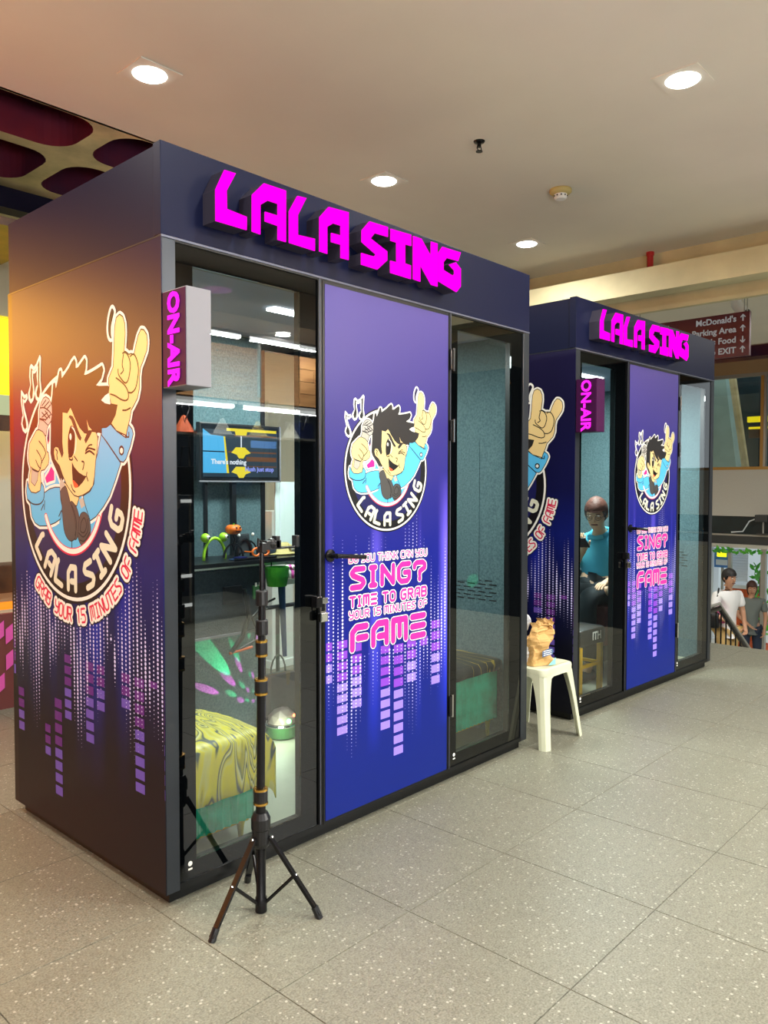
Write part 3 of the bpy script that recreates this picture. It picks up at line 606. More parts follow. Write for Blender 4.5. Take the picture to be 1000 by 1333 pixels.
# lower landing and stairs going down
lf = MB().box(5.95, 8.0, -4.9, 4.6, -1.0, -.86, 'concrete').box(9.3, 26, -6, 9, -1.8, -1.7, 'parapet')
for k in range(5): lf.box(8.0+k*.26, 8.26+k*.26, -4.9, 4.6, -1.8, -.86-.14*(k+1)-.02, 'concrete')
lf.box(5.9, 5.95, -4.9, 4.6, -1.0, -.01, 'concrete')
lf.obj('floor_lower', kind='structure')
rl = empty('stair_railing', (8, .97, -.86), 0, 'dark metal stair railing going down beside the man on the stairs', 'railing')
MB().tube([(-1.4, 0, .875), (0, 0, .875), (1.15, 0, .14)], .03, 'black_satin').tube([(-1.4, 0, .93), (0, 0, .93), (1.15, 0, .20)], .018, 'alu').obj('handrail', rl)
for k in range(14):
    x = -1.3+k*.17; zt = .87 if x < 0 else .87-.64*x
    MB().tube([(x, 0, zt), (x, 0, 0 if x < 0 else max(-.8, -.02-.6*x))], .009, 'black_satin', 6).obj('baluster', rl)

# outside: shop front, shutter, stall, plants
ext = MB().box(15.0, 15.3, 3.55, 4.3, -1.7, .5, 'shutter')
tag(ext.obj('entrance_pillar'), 'white pillar outside the entrance, leftmost thing behind the man on the stairs', 'pillar')
p = MB().box(14.9, 14.98, 3.2, 3.5, -.2, .18, 'poster_blue').box(14.88, 14.9, 3.26, 3.44, .02, .12, 'lightbox_yellow').box(14.88, 14.9, 3.24, 3.46, -.15, -.04, 'shutter').box(14.92,14.98,3.33,3.37,-1.7,-.2,'alu')
tag(p.obj('notice_poster'), 'blue and yellow poster outside the entrance above the man', 'poster')
sh = empty('roller_shutter', (15.4, 3.10, -.55), 0, 'pale roller shutter with thin slats outside the entrance', 'shutter')
for k in range(13): MB().bbox(0, .03, -.10, .24, k*.055, k*.055+.05, 'shutter', .006).obj('slat', sh)
so = empty('market_stall', (14.0, 2.46, -1.7), 0, 'orange boarded stall outside the entrance beside the woman', 'stall')
for k in range(6): MB().bbox(0, .04, .40-k*.085-.08, .40-k*.085, 0, 1.22, 'stall_orange', .005).obj('board', so)
MB().box(-.05, .5, -.12, .44, 1.22, 1.29, 'shutter').obj('counter', so)
pl = empty('leafy_plant', (13.6, 2.22, -1.7), 0, 'green leafy plant in the bright entrance behind the woman', 'plant')
MB().lathe([(.13, 0), (.17, .3), (.15, .3), (.14, .25)], (0, 0, 0), 'stall_orange', 14).obj('pot', pl)
lv = MB()
for k in range(90):
    a = random.uniform(0, 2*PI); r = random.uniform(.02, .2); z = random.uniform(.4, 1.75); t = random.uniform(.05, .11)
    c = Vector((r*math.cos(a), r*math.sin(a), z)); d = Vector((random.uniform(-1, 1), random.uniform(-1, 1), random.uniform(-.4, 1))).normalized()*t
    q = d.orthogonal().normalized()*t*.5
    lv.add([c-d, c+q, c+d, c-q], [(0, 1, 2, 3)], 'leaf')
lv.tube([(0, 0, .25), (0, 0, 1.6)], .015, 'brown_wood', 6)
tag(lv.obj('foliage', pl), kind='stuff')
gv = MB()
for k in range(60):
    c = Vector((FW-.1, random.uniform(1.2, 2.8), random.uniform(.28, .36))); d = Vector((0, random.uniform(-1, 1), random.uniform(-1, .2))).normalized()*.05; q = Vector((.01, d.z*.5, -d.y*.5))
    gv.add([c-d, c+q, c+d, c-q], [(0, 1, 2, 3)], 'leaf')
tag(gv.obj('garland'), 'green leaf garland along the top of the bright entrance', 'garland', kind='stuff')
dp = MB().box(FW-.05, FW+.05, 1.94, 2.02, -1.7, .36, 'alu').box(FW-.05, FW+.05, 2.52, 2.57, -1.7, .36, 'alu').box(FW-.03, FW+.03, .6, 1.94, -.95, -.9, 'alu')
dp.obj('door_1', kind='structure')
bk = MB().box(21, 21.2, -3, 9, -1.7, 1.9, 'shutter')
tag(bk.obj('building'), 'pale building across the street beyond the entrance', 'building')
# steel equipment on the parapet
eq = MB().bbox(12.72, 12.92, 1.86, 2.06, .84, .96, 'grill', .01).tube([(12.86, 1.96, .86), (12.86, 1.96, .62)], .015, 'alu').tube([(12.9, 2.06, .9), (12.9, 2.2, .84), (12.88, 2.3, .66), (12.90, 2.5, .64)], .012, 'shutter').box(12.8, 12.92, 1.86, 2.06, .62, .64, 'grill')
tag(eq.obj('junction_box'), 'grey junction box with a pale cable under the far parapet', 'junction box')

# ------------------------------------------------------------------ ceiling fittings
def downlight(x, y, z, label, power=42, vis=True):
    t = empty('downlight', (x, y, z), 0, label, 'ceiling light', 'recessed ceiling lights')
    n = 28; v = []; mb = MB()
    sq = [(-.115, -.115), (.115, -.115), (.115, .115), (-.115, .115)]
    circ = [(.085*math.cos(2*PI*k/n), .085*math.sin(2*PI*k/n)) for k in range(n)]
    mb.prism([sq, circ], lambda u, w: (u, w, -.006), lambda u, w: (u, w, -.0005), 'ceiling_paint')
    mb.obj('frame', t)
    MB().lathe([(.084, -.006), (.075, -.012), (.05, -.016), (.001, -.017)], (0, 0, 0), 'lamp_white', 24).obj('lens', t, smooth=True)
    l = bpy.data.lights.new('downlight_beam', 'AREA'); l.shape = 'DISK'; l.size = .16; l.energy = power; l.color = (1, .98, .92); l.spread = R(170)
    lo = bpy.data.objects.new('downlight_beam', l); COL.objects.link(lo); lo.parent = t; lo.location = (0, 0, -.03)
    return t
downlight(.699, 1.216, CZ, 'square recessed downlight above the left end of the near booth')
downlight(2.535, -.721, CZ, 'square recessed downlight at the upper right, nearest the walkway')
downlight(2.492, 1.279, CZ, 'round-looking recessed downlight above the middle of the near pink sign')
downlight(4.317, 1.314, CZ, 'smallest recessed downlight, between the two booths')
for x, y, lab in ((-2.9, -.72, 'recessed downlight behind the photographer, furthest left of the front row'), (-1.1, 1.25, 'recessed downlight left of the near booth, out of the frame'), (-1.1, -.9, 'recessed downlight just behind the photographer'),
                  (.7, -1.3, 'recessed downlight above the walkway before the near booth, out of the frame'), (-2.9, 1.25, 'recessed downlight furthest left, out of the frame'), (.7, -2.9, 'recessed downlight over the walkway near the shop, second from left'),
                  (2.5, -2.9, 'recessed downlight over the walkway facing the pine fascia'), (-1.1, -2.9, 'recessed downlight over the walkway near the shop, furthest left'), (4.3, -2.6, 'recessed downlight over the walkway right of the pine fascia')):
    downlight(x, y, CZ, lab)
downlight(4.17, -4.3, 3.12, 'recessed downlight in the soffit over the accessories shop', 30)
for x, y, lab in ((7.2, -1.5, 'recessed downlight over the stair landing, nearest the walkway'), (8.6, 2.2, 'recessed downlight over the stairs behind the far booth'), (8.4, -.6, 'recessed downlight over the middle of the stairs'), (6.6, 3.0, 'recessed downlight beyond the beams, furthest back')):
    downlight(x, y, 3.4, lab, 36)
sp = empty('ceiling_spotlight', (8.2, .9, 3.4), 0, 'small white cone spotlight hanging beside the maroon sign', 'ceiling light')
MB().lathe([(.02, 0), (.02, -.12), (.06, -.16), (.10, -.2), (.09, -.2), (.02, -.17)], (0, 0, 0), 'white_shirt', 16).obj('shade', sp, smooth=True)
MB().lathe([(.088, -.198), (.001, -.2)], (0, 0, 0), 'lamp_white', 16).obj('bulb', sp)
sm = empty('smoke_detector', (3.436, .487, CZ), 0, 'cream round smoke detector on the ceiling', 'smoke detector')
MB().lathe([(.075, 0), (.075, -.02), (.06, -.032), (.045, -.034)], (0, 0, 0), 'straw', 24).obj('base', sm, smooth=True)
s2 = MB().lathe([(.045, -.034), (.045, -.055), (.035, -.066), (.001, -.068)], (0, 0, 0), 'white_shirt', 20)
for k in range(10):
    a = k*PI/5; s2.ball((.045*math.cos(a), .045*math.sin(a), -.046), .006, 'black_plastic', 6)
s2.obj('sensor_head', sm)
def sprinkler(x, y, z, label):
    t = empty('fire_sprinkler', (x, y, z), 0, label, 'sprinkler')
    MB().lathe([(.035, 0), (.03, -.008), (.012, -.012), (.012, -.035)], (0, 0, 0), 'black_satin', 16).obj('rosette', t)
    MB().tube([(.018, 0, -.03), (.022, 0, -.045), (.004, 0, -.06)], .003, 'black_satin', 6).tube([(-.018, 0, -.03), (-.022, 0, -.045), (-.004, 0, -.06)], .003, 'black_satin', 6).obj('frame', t)
    MB().lathe([(.02, -.058), (.02, -.062), (.001, -.062)], (0, 0, 0), 'black_satin', 12).obj('deflector', t)
sprinkler(2.431, .455, CZ, 'small dark fire sprinkler in the middle of the near ceiling')
sprinkler(6.6, 1.0, 3.4, 'small fire sprinkler on the far ceiling above the far pink sign')
cc = empty('security_camera', (6.75, .42, 3.4), 0, 'white bullet security camera hanging from the far ceiling', 'camera')
MB().lathe([(.055, 0), (.055, -.02), (.02, -.03), (.02, -.09)], (0, 0, 0), 'white_shirt', 16).obj('mount', cc)
MB().tube([(0, 0, -.08), (.0, -.01, -.14), (-.01, -.09, -.24)], .05, 'white_shirt', 16, r2=.06).obj('housing', cc, smooth=True, angle=40)
MB().tube([(-.0095, -.086, -.236), (-.0115, -.1, -.255)], .056, 'black_plastic', 16).obj('lens_window', cc)
tag(MB().tube([(5.26, .65, 3.5), (5.26, .65, 3.2)], .028, 'red_pipe', 12).tube([(5.26, .65, 3.47), (5.26, .65, 3.5)], .034, 'red_pipe', 12).obj('fire_pipe'), 'short red fire pipe running down behind the cream beam', 'pipe')

# hanging direction sign
hs = empty('hanging_sign', (6.45, .19, 2.70), 0, 'maroon hanging direction sign with white words and arrows', 'sign')
MB().bbox(0, .05, 0, 1.22, 0, .42, 'sign_maroon', .004).obj('board', hs)
MB().box(-.002, .0, .78, .97, .26, .38, 'pale_panel').obj('white_patch', hs)
MB().tube([(.02, .03, .42), (.02, .03, .70)], .006, 'alu', 6).tube([(.035, .06, .42), (.035, .06, .70)], .006, 'alu', 6).tube([(.02, 1.1, .42), (.02, 1.1, .70)], .006, 'alu', 6).obj('hanger', hs)
def text_mesh(s, size, mt, offset=0, extrude=0, align='LEFT'):
    cu = bpy.data.curves.new('txt', 'FONT'); cu.body = s; cu.size = size; cu.offset = offset; cu.extrude = extrude; cu.align_x = align; cu.resolution_u = 3
    ob = bpy.data.objects.new('txt', cu); COL.objects.link(ob)
    dg = bpy.context.evaluated_depsgraph_get()
    me = bpy.data.meshes.new_from_object(ob.evaluated_get(dg))
    bpy.data.objects.remove(ob); bpy.data.curves.remove(cu)
    me.materials.clear(); me.materials.append(MATS[mt])
    return me
def put_mesh(me, name, parent, M):
    o = bpy.data.objects.new(name, me); COL.objects.link(o); me.transform(M); o.parent = parent; me.name = name
    return o
# text on a face looking towards -x : right = -y, up = z
MX = Matrix(((0, 0, -1, 0), (-1, 0, 0, 0), (0, 1, 0, 0), (0, 0, 0, 1)))
for k, s in enumerate(["McDonald's", 'Parking Area', "er's Food", 'solo EXIT']):
    me = text_mesh(s, .082, 'letter_white', .0022, align='RIGHT')
    put_mesh(me, 'lettering', hs, Matrix.Translation((-.003, .12, .335-k*.1)) @ MX)
ar = MB()
for k, d in enumerate((1, 1, -1, 1)):
    z = .36-k*.1; fn = lambda u, v: (-.003, .06-u, z+v*d)
    ar.stroke([(0, -.028), (0, .03)], .012, fn, 'letter_white', joint=False); ar.stroke([(-.02, .01), (0, .032), (.02, .01)], .010, fn, 'letter_white')
ar.obj('arrows', hs)
tag(MB().lathe([(.2, 0), (.2, -.03), (.15, -.05), (.001, -.05)], (11.2, 1.72, 3.86), 'white_shirt', 24).obj('ceiling_disc'), 'flat white round fitting on the far red ceiling', 'ceiling light')

# ------------------------------------------------------------------ shop at the back left (yellow light boxes)
sk = empty('snack_kiosk', (-1.2, 4.0, 0), 0, 'snack kiosk with yellow light boxes behind the near booth', 'kiosk')
MB().bbox(-3.6, 2.6, 0, .5, 0, .62, 'cream_wall', .01).obj('counter_front', sk)
MB().bbox(-3.6, 2.62, -.1, .5, .62, .84, 'brown_wood', .01).obj('counter', sk)
MB().tube([(-3.6, -.14, .53), (2.62, -.14, .53)], .03, 'orange_tube').obj('light_tube', sk)
MB().box(-3.6, 2.62, .0, .08, 1.88, 2.0, 'brown_wood').box(-3.6, 2.62, .12, .5, .84, 1.5, 'cream_wall').box(-3.6, 2.62, 0.02, .5, 2.77, 3.49, 'cream_wall').obj('fascia', sk)
for k in range(5):
    x = -3.6+k*1.25
    MB().bbox(x, x+1.2, 0, .1, 2.16 if k > 3 else 2.32, 2.75 if k > 3 else 3.0, 'lightbox_yellow' if k > 3 else 'lightbox_amber', .01).obj('light_box', sk)
    if k > 3: MB().box(x, x+1.2, -.004, .1, 2.0, 2.155, 'lightbox_cream').obj('light_box', sk)
    MB().bbox(x, x+1.2, 0, .1, 1.52, 1.87, 'lightbox_yellow', .01) if k > 3 else MB().bbox(x, x+1.2, -.01, .1, 1.75, 2.25, 'lightbox_red', .01).obj('light_box', sk)
MB().box(-3.6, 2.1, -1.35, .0, 3.04, 3.09, 'brown_wood').obj('light_shield', sk)  # unseen shield added to keep the warm box light off the ceiling
pk = MB().box(.35, .95, 2.9, 2.94, 0, .62, 'maroon')
for k in range(6): pk.add([(.45+.09*(k % 3), 2.895, .08+.17*(k//2)), (.53+.09*(k % 3), 2.895, .14+.17*(k//2)), (.53+.09*(k % 3), 2.895, .24+.17*(k//2)), (.45+.09*(k % 3), 2.895, .18+.17*(k//2))], [(0, 1, 2, 3)], 'stripe_pink')
pk.box(.3,.35,2.88,2.96,0,.64,'gold_leg')
tag(pk.obj('advert_stand'), 'low pink and maroon patterned stand behind the near booth', 'stand')

# ------------------------------------------------------------------ karaoke booths
H, HB, ZB, D = 2.60, 2.288, .049, 1.2286
W1 = 2.2723
def emblem_mesh(fn, cx, cz, k, name, parent):
    """the round badge: fn(u, v, h) maps the panel plane (u right, v up, h out) to space"""
    F = Flat()
    def disc(r, mt, cu=0, cv=0, n=72): F.poly([(cu+r*math.cos(2*PI*i/n), cv+r*math.sin(2*PI*i/n)) for i in range(n)], mt)
    disc(464, 'ink_black'); disc(454, 'ink_white'); disc(440, 'ink_black'); disc(384, 'ink_navy')
    disc(268, 'ink_red', -4, -8); disc(262, 'ink_white', -4, -8); disc(240, 'ink_magenta', -4, -8)
    disc(236, 'ink_blue', -4, -8)
    arc = [(-4+251*math.cos(R(a)), -8+251*math.sin(R(a))) for a in range(208, 338, 5)]
    for op in EMBLEM_OPS:
        mt = 'ink_'+op[1]; raw = op[-1]; pts = [(raw[i], raw[i+1]) for i in range(0, len(raw), 2)]
        if op[0] == 'p':
            F.poly(catmull(pts, True) if op[2] else pts, mt)
        else:
            _, _, w_, cl, smo, _ = op
            F.stroke(catmull(pts, bool(cl), 3) if smo else pts, w_, mt, bool(cl))
    F.stroke(arc, 28, 'ink_red'); F.stroke(arc, 20, 'ink_white')
    for ch, a in zip('LALASING', (-137, -121.5, -107, -90.5, -68, -53, -38.5, -19.5)):
        for l in arc_text(ch+' ', (0, 0), 366, 88, a, a+1, 62, 24): F.stroke(l, 25, 'ink_letter')
    mb = MB(); F.into(mb, lambda u, v: fn(cx+u*k, cz+v*k, 3e-4), 1e-3)
    return mb.obj(name, parent)

def dots_mesh(fn, u0, u1, seed, parent, holes, bars, z_lo, z_hi, ba='ink_bar', bb='ink_bar2', dk=1.0):
    rnd = random.Random(seed); mb = MB()
    n = int((u1-u0)/.0262)
    for i in range(n):
        u = u0+(i+.5)*(u1-u0)/n
        ph = math.sin(i*.62+seed)*.5+.5*math.sin(i*.23+seed*2)
        lo = z_lo+.42*(1-abs(ph))*rnd.uniform(.5, 1)*1.1; hi = z_hi-.45*(1-max(0, ph))*rnd.uniform(.4, 1)
        mid = (lo*.55+hi*.45); big = dk*rnd.choice((.0036, .0044, .0054, .0062))
        z = lo
        off = 0 if i % 2 else .0075
        while z < hi:
            t = (z-lo)/(hi-lo); r = big*max(.22, math.sin(PI*min(1, max(0, t)))**.7)
            zz = z+off
            if not any(hf(u, zz) for hf in holes):
                mb.add([fn(u+r*math.cos(k*PI/3), zz+r*math.sin(k*PI/3), 1.8e-4) for k in range(6)], [tuple(range(6))], 'ink_dot')
            z += .0152
    b = mb
    for x0, x1, za, zb_, nb in bars:
        if x1 < u0 or x0 > u1: continue
        pitch = (za-zb_)/max(1, nb-.28)
        for k in range(nb):
            z1 = za-k*pitch; z0 = z1-pitch*.72
            xa, xb = max(x0, u0), min(x1, u1)
            b.add([fn(xa, z0, 1.2e-4), fn(xb, z0, 1.2e-4), fn(xb, z1, 1.2e-4), fn(xa, z1, 1.2e-4)], [(0, 1, 2, 3)], bb if k < nb*.4 else ba)
    tag(b.obj('dot_pattern', parent), kind='stuff')

def booth(loc, rz, W, label):
    t = empty('karaoke_booth', loc, rz, label, 'booth', 'karaoke booths')
    sx = W/W1; X = lambda x: x*sx
    # plinth and floor
    MB().box(.03, W-.03, .03, D-.03, .004, ZB, 'frame_black').obj('plinth', t)
    MB().box(.02, W-.02, .03, D-.02, ZB, ZB+.006, 'booth_floor').obj('booth_floor', t)
    # header: deep front fascia standing a little proud of the sides
    MB().bbox(0, W, 0, .045, HB+.004, H, 'header_navy', .002).obj('header_front', t)
    MB().box(.006, .03, .045, D, HB+.004, H-.006, 'header_navy').box(W-.03, W-.006, .045, D, HB+.004, H-.006, 'header_navy').box(.03, W-.03, D-.03, D, HB+.004, H-.006, 'header_navy').obj('header_side', t)
    MB().box(.031, W-.031, .046, D-.031, HB+.02, HB+.05, 'frame_black').obj('roof', t)
    MB().box(.0, W, -.003, .02, HB-.005, HB+.0025, 'trim_silver').box(-.001, .01, 0, D, HB-.004, HB+.001, 'post_grey').obj('trim_strip', t)
    # corner posts
    for xa, xb in ((0, .055), (W-.058*sx, W)):
        MB().bbox(xa, xb, 0, .05, ZB, HB-.005, 'post_grey', .002).obj('corner_post', t)
    MB().box(.0, .04, D-.04, D, ZB, HB, 'frame_black').obj('corner_post', t)
    MB().box(W-.04, W, D-.04, D, ZB, HB, 'frame_black').obj('corner_post', t)
    MB().box(.055, W-.055, .0, .04, ZB, ZB+.022, 'frame_black').obj('sill_rail', t)
    MB().box(.055, W-.055, .0, .04, HB-.012, HB-.005, 'frame_black').obj('head_rail', t)
    # side panels with the print
    sp_ = MB().box(.0, .018, .05, D-.04, ZB, HB-.004, 'side_print').obj('side_panel', t)
    MB().box(W-.018, W, .05, D-.04, ZB, HB-.004, 'side_print').obj('side_panel', t)
    MB().box(-.0006, .003, .0, .0505, ZB, HB-.004, 'side_print').obj('side_edge', t)
    fs = lambda u, v, h: (-h-.0007, -u, v)
    emblem_mesh(fs, -.657, 1.453, .001, 'emblem', sp_)
    sl = MB()
    ls = arc_text('GRAB YOUR 15 MINUTES OF FAME', (-.655, 1.45), .507, .052, -127.4, -11.5, .029, .01)
    F = Flat()
    for l in ls: F.stroke(l, .041, 'ink_black')
    for l in ls: F.stroke(l, .030, 'ink_white')
    for l in ls: F.stroke(l, .0085, 'ink_red')
    F.into(sl, lambda u, v: fs(u, v, 4.5e-4))
    sl.obj('slogan', sp_)
    hole = lambda u, v: (u+.657)**2+(v-1.453)**2 < .55**2 if v < 1.3 else (u+.657)**2+(v-1.453)**2 < .5**2
    dots_mesh(fs, -D+.01, -.0, 3, sp_, [hole, lambda u, v: v > 1.25 and -1.1 < u < -.15], SIDE_BARS, .42, 1.32, 'ink_sidebar', 'ink_sidebar2', 1.15)
    # front windows: one sheet with a black printed border round a clear pane
    def window(x0, x1, px0, px1, z0, z1, pz0, pz1):
        w = MB()
        y0, y1 = .006, .014
        w.box(x0, px0, y0, y1, z0, z1, 'gloss_black').box(px1, x1, y0, y1, z0, z1, 'gloss_black').box(px0, px1, y0, y1, z0, pz0, 'gloss_black').box(px0, px1, y0, y1, pz1, z1, 'gloss_black')
        wo = w.obj('front_window', t)
        MB().quad((px0, y0, pz0), (px1, y0, pz0), (px1, y0, pz1), (px0, y0, pz1), 'window_glass').obj('clear_pane', wo)
        MB().box(x0, px0-.004, y1, .045, z0, z1, 'frame_black').box(px1+.004, x1, y1, .045, z0, z1, 'frame_black').box(x0, x1, y1, .045, z0, pz0-.004, 'frame_black').box(x0, x1, y1, .045, pz1+.004, z1, 'frame_black').obj('inner_frame', wo)
        return wo
    w1 = window(.0565, X(.708), X(.126) if sx == 1 else .084, X(.617) if sx == 1 else .504, ZB+.022, HB-.012, .133, 2.21)
    w2 = window(X(1.575), X(2.213), X(1.636), X(2.105), ZB+.022, HB-.012, .133, 2.21)
    for wx in (.08, X(1.60)):
        MB().lathe([(.009, .0), (.009, .001)], (wx+.02, .0055, .125), 'ink_white', 10, 'y').box(wx+.012, wx+.028, .0045, .006, .103, .109, 'ink_white').obj('glass_sticker', w1 if wx < 1 else w2)
    # door
    MB().box(X(.708), X(.728), -.002, .045, ZB+.02, HB-.008, 'frame_black').box(X(1.558), X(1.575), -.002, .045, ZB+.02, HB-.008, 'frame_black').box(X(.7135), X(.7165), -.004, -.001, ZB+.02, HB-.006, 'trim_silver').box(X(1.569), X(1.572), -.004, -.001, ZB+.02, HB-.006, 'trim_silver').obj('door_frame', t)
    d = MB().bbox(X(.731), X(1.556), -.002, .035, .062, 2.278, 'frame_black', .002).obj('door', t)
    MB().box(X(.743), X(1.549), -.0035, -.002, .074, 2.265, 'door_print').obj('print_panel', d)
    ff = lambda u, v, h: (u, -.0036-h, v)
    cx = X(1.12)
    kx = .590 if sx == 1 else .590
    emblem_mesh(ff, cx, 1.523, .001*kx, 'emblem', d)
    sxx = lambda x: X(x)
    tb = MB(); A = lambda hh: (lambda u, v: (X(u), -.0036-hh, v))
    rows = [('DO YOU THINK CAN YOU', 1.127, 1.161, .0052), ('SING?', 1.010, 1.112, .025), ('TIMe TO GRAB', .936, .988, .0115), ('YOUR 15 MINUTES OF', .888, .925, .0068), ('FAMe', .746, .866, .030)]
    for s, z0, z1, wd in rows:
        ls = text_lines(s, .877, 1.396, z0, z1, wd)
        F = Flat()
        for l in ls: F.stroke(l, wd+.013, 'ink_navy')
        for l in ls: F.stroke(l, wd+.008, 'ink_white')
        for l in ls: F.stroke(l, wd, 'ink_pink')
        F.into(tb, A(3.5e-4))
    tb.obj('slogan', d)
    fd = lambda u, v, h: (X(u), -.0036-h, v)
    hole2 = lambda u, v: (u-1.12)**2+(v-1.523)**2 < .285**2 or any(z0-.012 < v < z1+.012 and .862 < u < 1.41 for _, z0, z1, _ in rows)
    dots_mesh(fd, .748, 1.545, 8, d, [hole2], DOOR_BARS, .30, 1.42)
    hd = MB().lathe([(.026, -.003), (.026, -.011), (.012, -.013), (.011, -.05)], (X(.768), 0, 1.168), 'black_satin', 18, 'y')
    hd.tube([(X(.768), -.048, 1.168), (X(.79), -.055, 1.167), (X(.925), -.055, 1.155)], .0095, 'black_satin', 10)
    hd.obj('door_handle', d)
    hp = MB().bbox(X(.672), X(.705), -.03, .004, .965, 1.01, 'black_satin', .003).bbox(X(.70), X(.748), -.014, -.0036, .975, 1.0, 'chrome', .002)
    hp.tube([(X(.715)-.013, -.02, .975), (X(.715)-.013, -.02, .945), (X(.715)+.013, -.02, .945), (X(.715)+.013, -.02, .975)], .003, 'chrome', 8).bbox(X(.715)-.019, X(.715)+.019, -.03, -.012, .905, .943, 'chrome', .004)
    hp.obj('padlock_hasp', d)
    for z in (2.06, 1.72, .38):
        MB().bbox(X(1.562), X(1.585), -.012, .006, z-.05, z+.05, 'black_satin', .003).tube([(X(1.587), -.009, z-.055), (X(1.587), -.009, z+.055)], .006, 'chrome', 10).obj('hinge', d)
    # sign letters
    for ch, pts in SIGN_LETTERS:
        loops = [[(X(p[0]), p[1]) for p in pts]]
        lo = MB().prism(loops, lambda u, v: (u, -.072, v), lambda u, v: (u, -.0, v), 'sign_side').obj('sign_letter', t)
        fm = MB().prism(loops, lambda u, v: (u, -.077, v), lambda u, v: (u, -.0722, v), 'sign_magenta').obj('lit_face', lo)
        glow = MB()
        n = len(loops[0])
    # ON-AIR box standing out from the corner post
    b = MB().bbox(.003, .098, -.142, -.002, 1.778, 2.098, 'box_grey' if sx == 1 else 'box_dark', .003).obj('on_air_box', t)
    MB().box(.001, .003, -.138, -.006, 1.782, 2.094, 'box_dark').obj('lit_panel', b)
    me = text_mesh('ON-AIR', .088, 'sign_pink', .0030, .002, 'CENTER')
    # rotated to read from top to bottom on the face towards -x
    Mt = Matrix(((0, 0, -1, 0), (0, -1, 0, 0), (-1, 0, 0, 0), (0, 0, 0, 1)))
    put_mesh(me, 'lettering', b, Matrix.Translation((-.0015, -.043, 1.938)) @ Mt)
    # inside: felt walls, ceiling
    MB().box(.03, W-.03, .05, D-.03, HB-.01, HB+.018, 'booth_ceiling').obj('booth_ceiling', t)
    MB().box(.0185, .03, .05, D-.03, ZB+.006, HB-.012, 'felt_teal').obj('felt_wall', t)
    fw_ = MB().box(W-.035, W-.0185, .05, D-.03, ZB+.006, HB-.012, 'felt_teal')
    fwo = fw_.obj('felt_wall', t)
    MB().bbox(W-.0385, W-.035, .30, .95, .9, 1.72, 'felt_teal', .002).obj('reflection_panel', fwo)  # raised panel added in the shape of a reflection on this wall
    vs_ = MB()
    for r_ in range(6):
        for c_ in range(4): vs_.box(W-.0362, W-.0352, .18+.075*c_+(.03 if r_ % 2 else 0), .23+.075*c_+(.03 if r_ % 2 else 0), .80+r_*.022, .806+r_*.022, 'black_plastic')
    vs_.obj('vent_slots', fwo)
    bx = X(1.37)
    MB().box(.03, bx, D-.03, D-.012, ZB+.006, HB-.012, 'felt_teal').obj('felt_wall', t)
    MB().box(bx, bx+.03, D-.035, D, ZB, HB-.01, 'frame_black').box(bx+.03, W-.04, D-.035, D, ZB, ZB+.06, 'frame_black').box(bx+.03, W-.04, D-.035, D, HB-.07, HB-.01, 'frame_black').obj('back_frame', t)
    if sx == 1:
        MB().quad((bx+.03, D-.02, ZB+.06), (W-.04, D-.02, ZB+.06), (W-.04, D-.02, HB-.07), (bx+.03, D-.02, HB-.07), 'window_glass').obj('back_pane', t)
    else:
        MB().box(bx+.03, W-.04, D-.02, D-.012, ZB+.06, HB-.07, 'felt_teal').obj('felt_wall', t)
    lm = MB().box(X(.9), X(1.35), .5, .56, HB-.022, HB-.0105, 'tube_white').obj('ceiling_lamp', t)
    l = bpy.data.lights.new('booth_lamp', 'AREA'); l.shape = 'RECTANGLE'; l.size = .8; l.size_y = .3; l.energy = 48 if sx == 1 else 95; l.color = (.86, 1, .97)
    lo = bpy.data.objects.new('booth_lamp', l); COL.objects.link(lo); lo.parent = t; lo.location = (X(1.1), .53, HB-.03)
    return t
b1 = booth((0, 0, 0), 0, W1, 'near dark blue karaoke booth with pink sign letters and printed side')
B2 = (2.8668, .045); A2 = -.03506; W2 = 2.0878
b2 = booth((B2[0], B2[1], 0), A2, W2, 'far karaoke booth with the seated woman behind its glass')
def L2(x, y, z=0):
    return (B2[0]+x*math.cos(A2)-y*math.sin(A2), B2[1]+x*math.sin(A2)+y*math.cos(A2), z)

# ------------------------------------------------------------------ inside the near booth
FZ = ZB+.006
tv = empty('television', (1.18, 1.16, 1.63), 0, 'black wall television showing karaoke lyrics in the near booth', 'television')
MB().bbox(-.27, .27, -.04, -.005, -.155, .155, 'black_plastic', .006).obj('casing', tv)
MB().box(-.06, .06, -.005, .036, -.08, .08, 'black_plastic').obj('wall_bracket', tv)
MB().box(-.272, .272, -.042, -.036, -.158, -.15, 'box_grey').box(.264, .272, -.042, -.036, -.158, .158, 'box_grey').obj('bezel_edge', tv)
sc = MB(); q = lambda u, v, h=0: (u, -.0405-h, v)
def rect(mb, a, b, c, d, mt, h): mb.add([q(a, c, h), q(b, c, h), q(b, d, h), q(a, d, h)], [(0, 1, 2, 3)], mt)
rect(sc, -.258, .256, -.142, .144, 'screen_black', 0)
rect(sc, -.25, .25, -.13, .12, 'screen_teal', .0002)
sc.poly([[(-.25, -.11), (-.10, -.11), (-.12, .085), (-.2, .09), (-.25, .12)]], lambda u, v: q(u, v, .0004), 'screen_cyan')
sc.poly([[(-.10, -.11), (-.085, -.11), (-.11, .085), (-.12, .085)]], lambda u, v: q(u, v, .0005), 'screen_yellow')
rect(sc, -.25, -.115, .0, .006, 'screen_black', .0006)
rect(sc, .03, .24, -.045, -.02, 'screen_orange', .0004); rect(sc, -.09, .24, .0, .008, 'screen_orange', .0003); rect(sc, .03, .24, -.075, -.07, 'screen_orange', .0004); rect(sc, .06, .24, .03, .07, 'goods_blue', .0004)
rect(sc, -.1, .24, .115, .13, 'screen_yellow', .0004); rect(sc, -.05, .24, .09, .098, 'screen_orange', .0004)
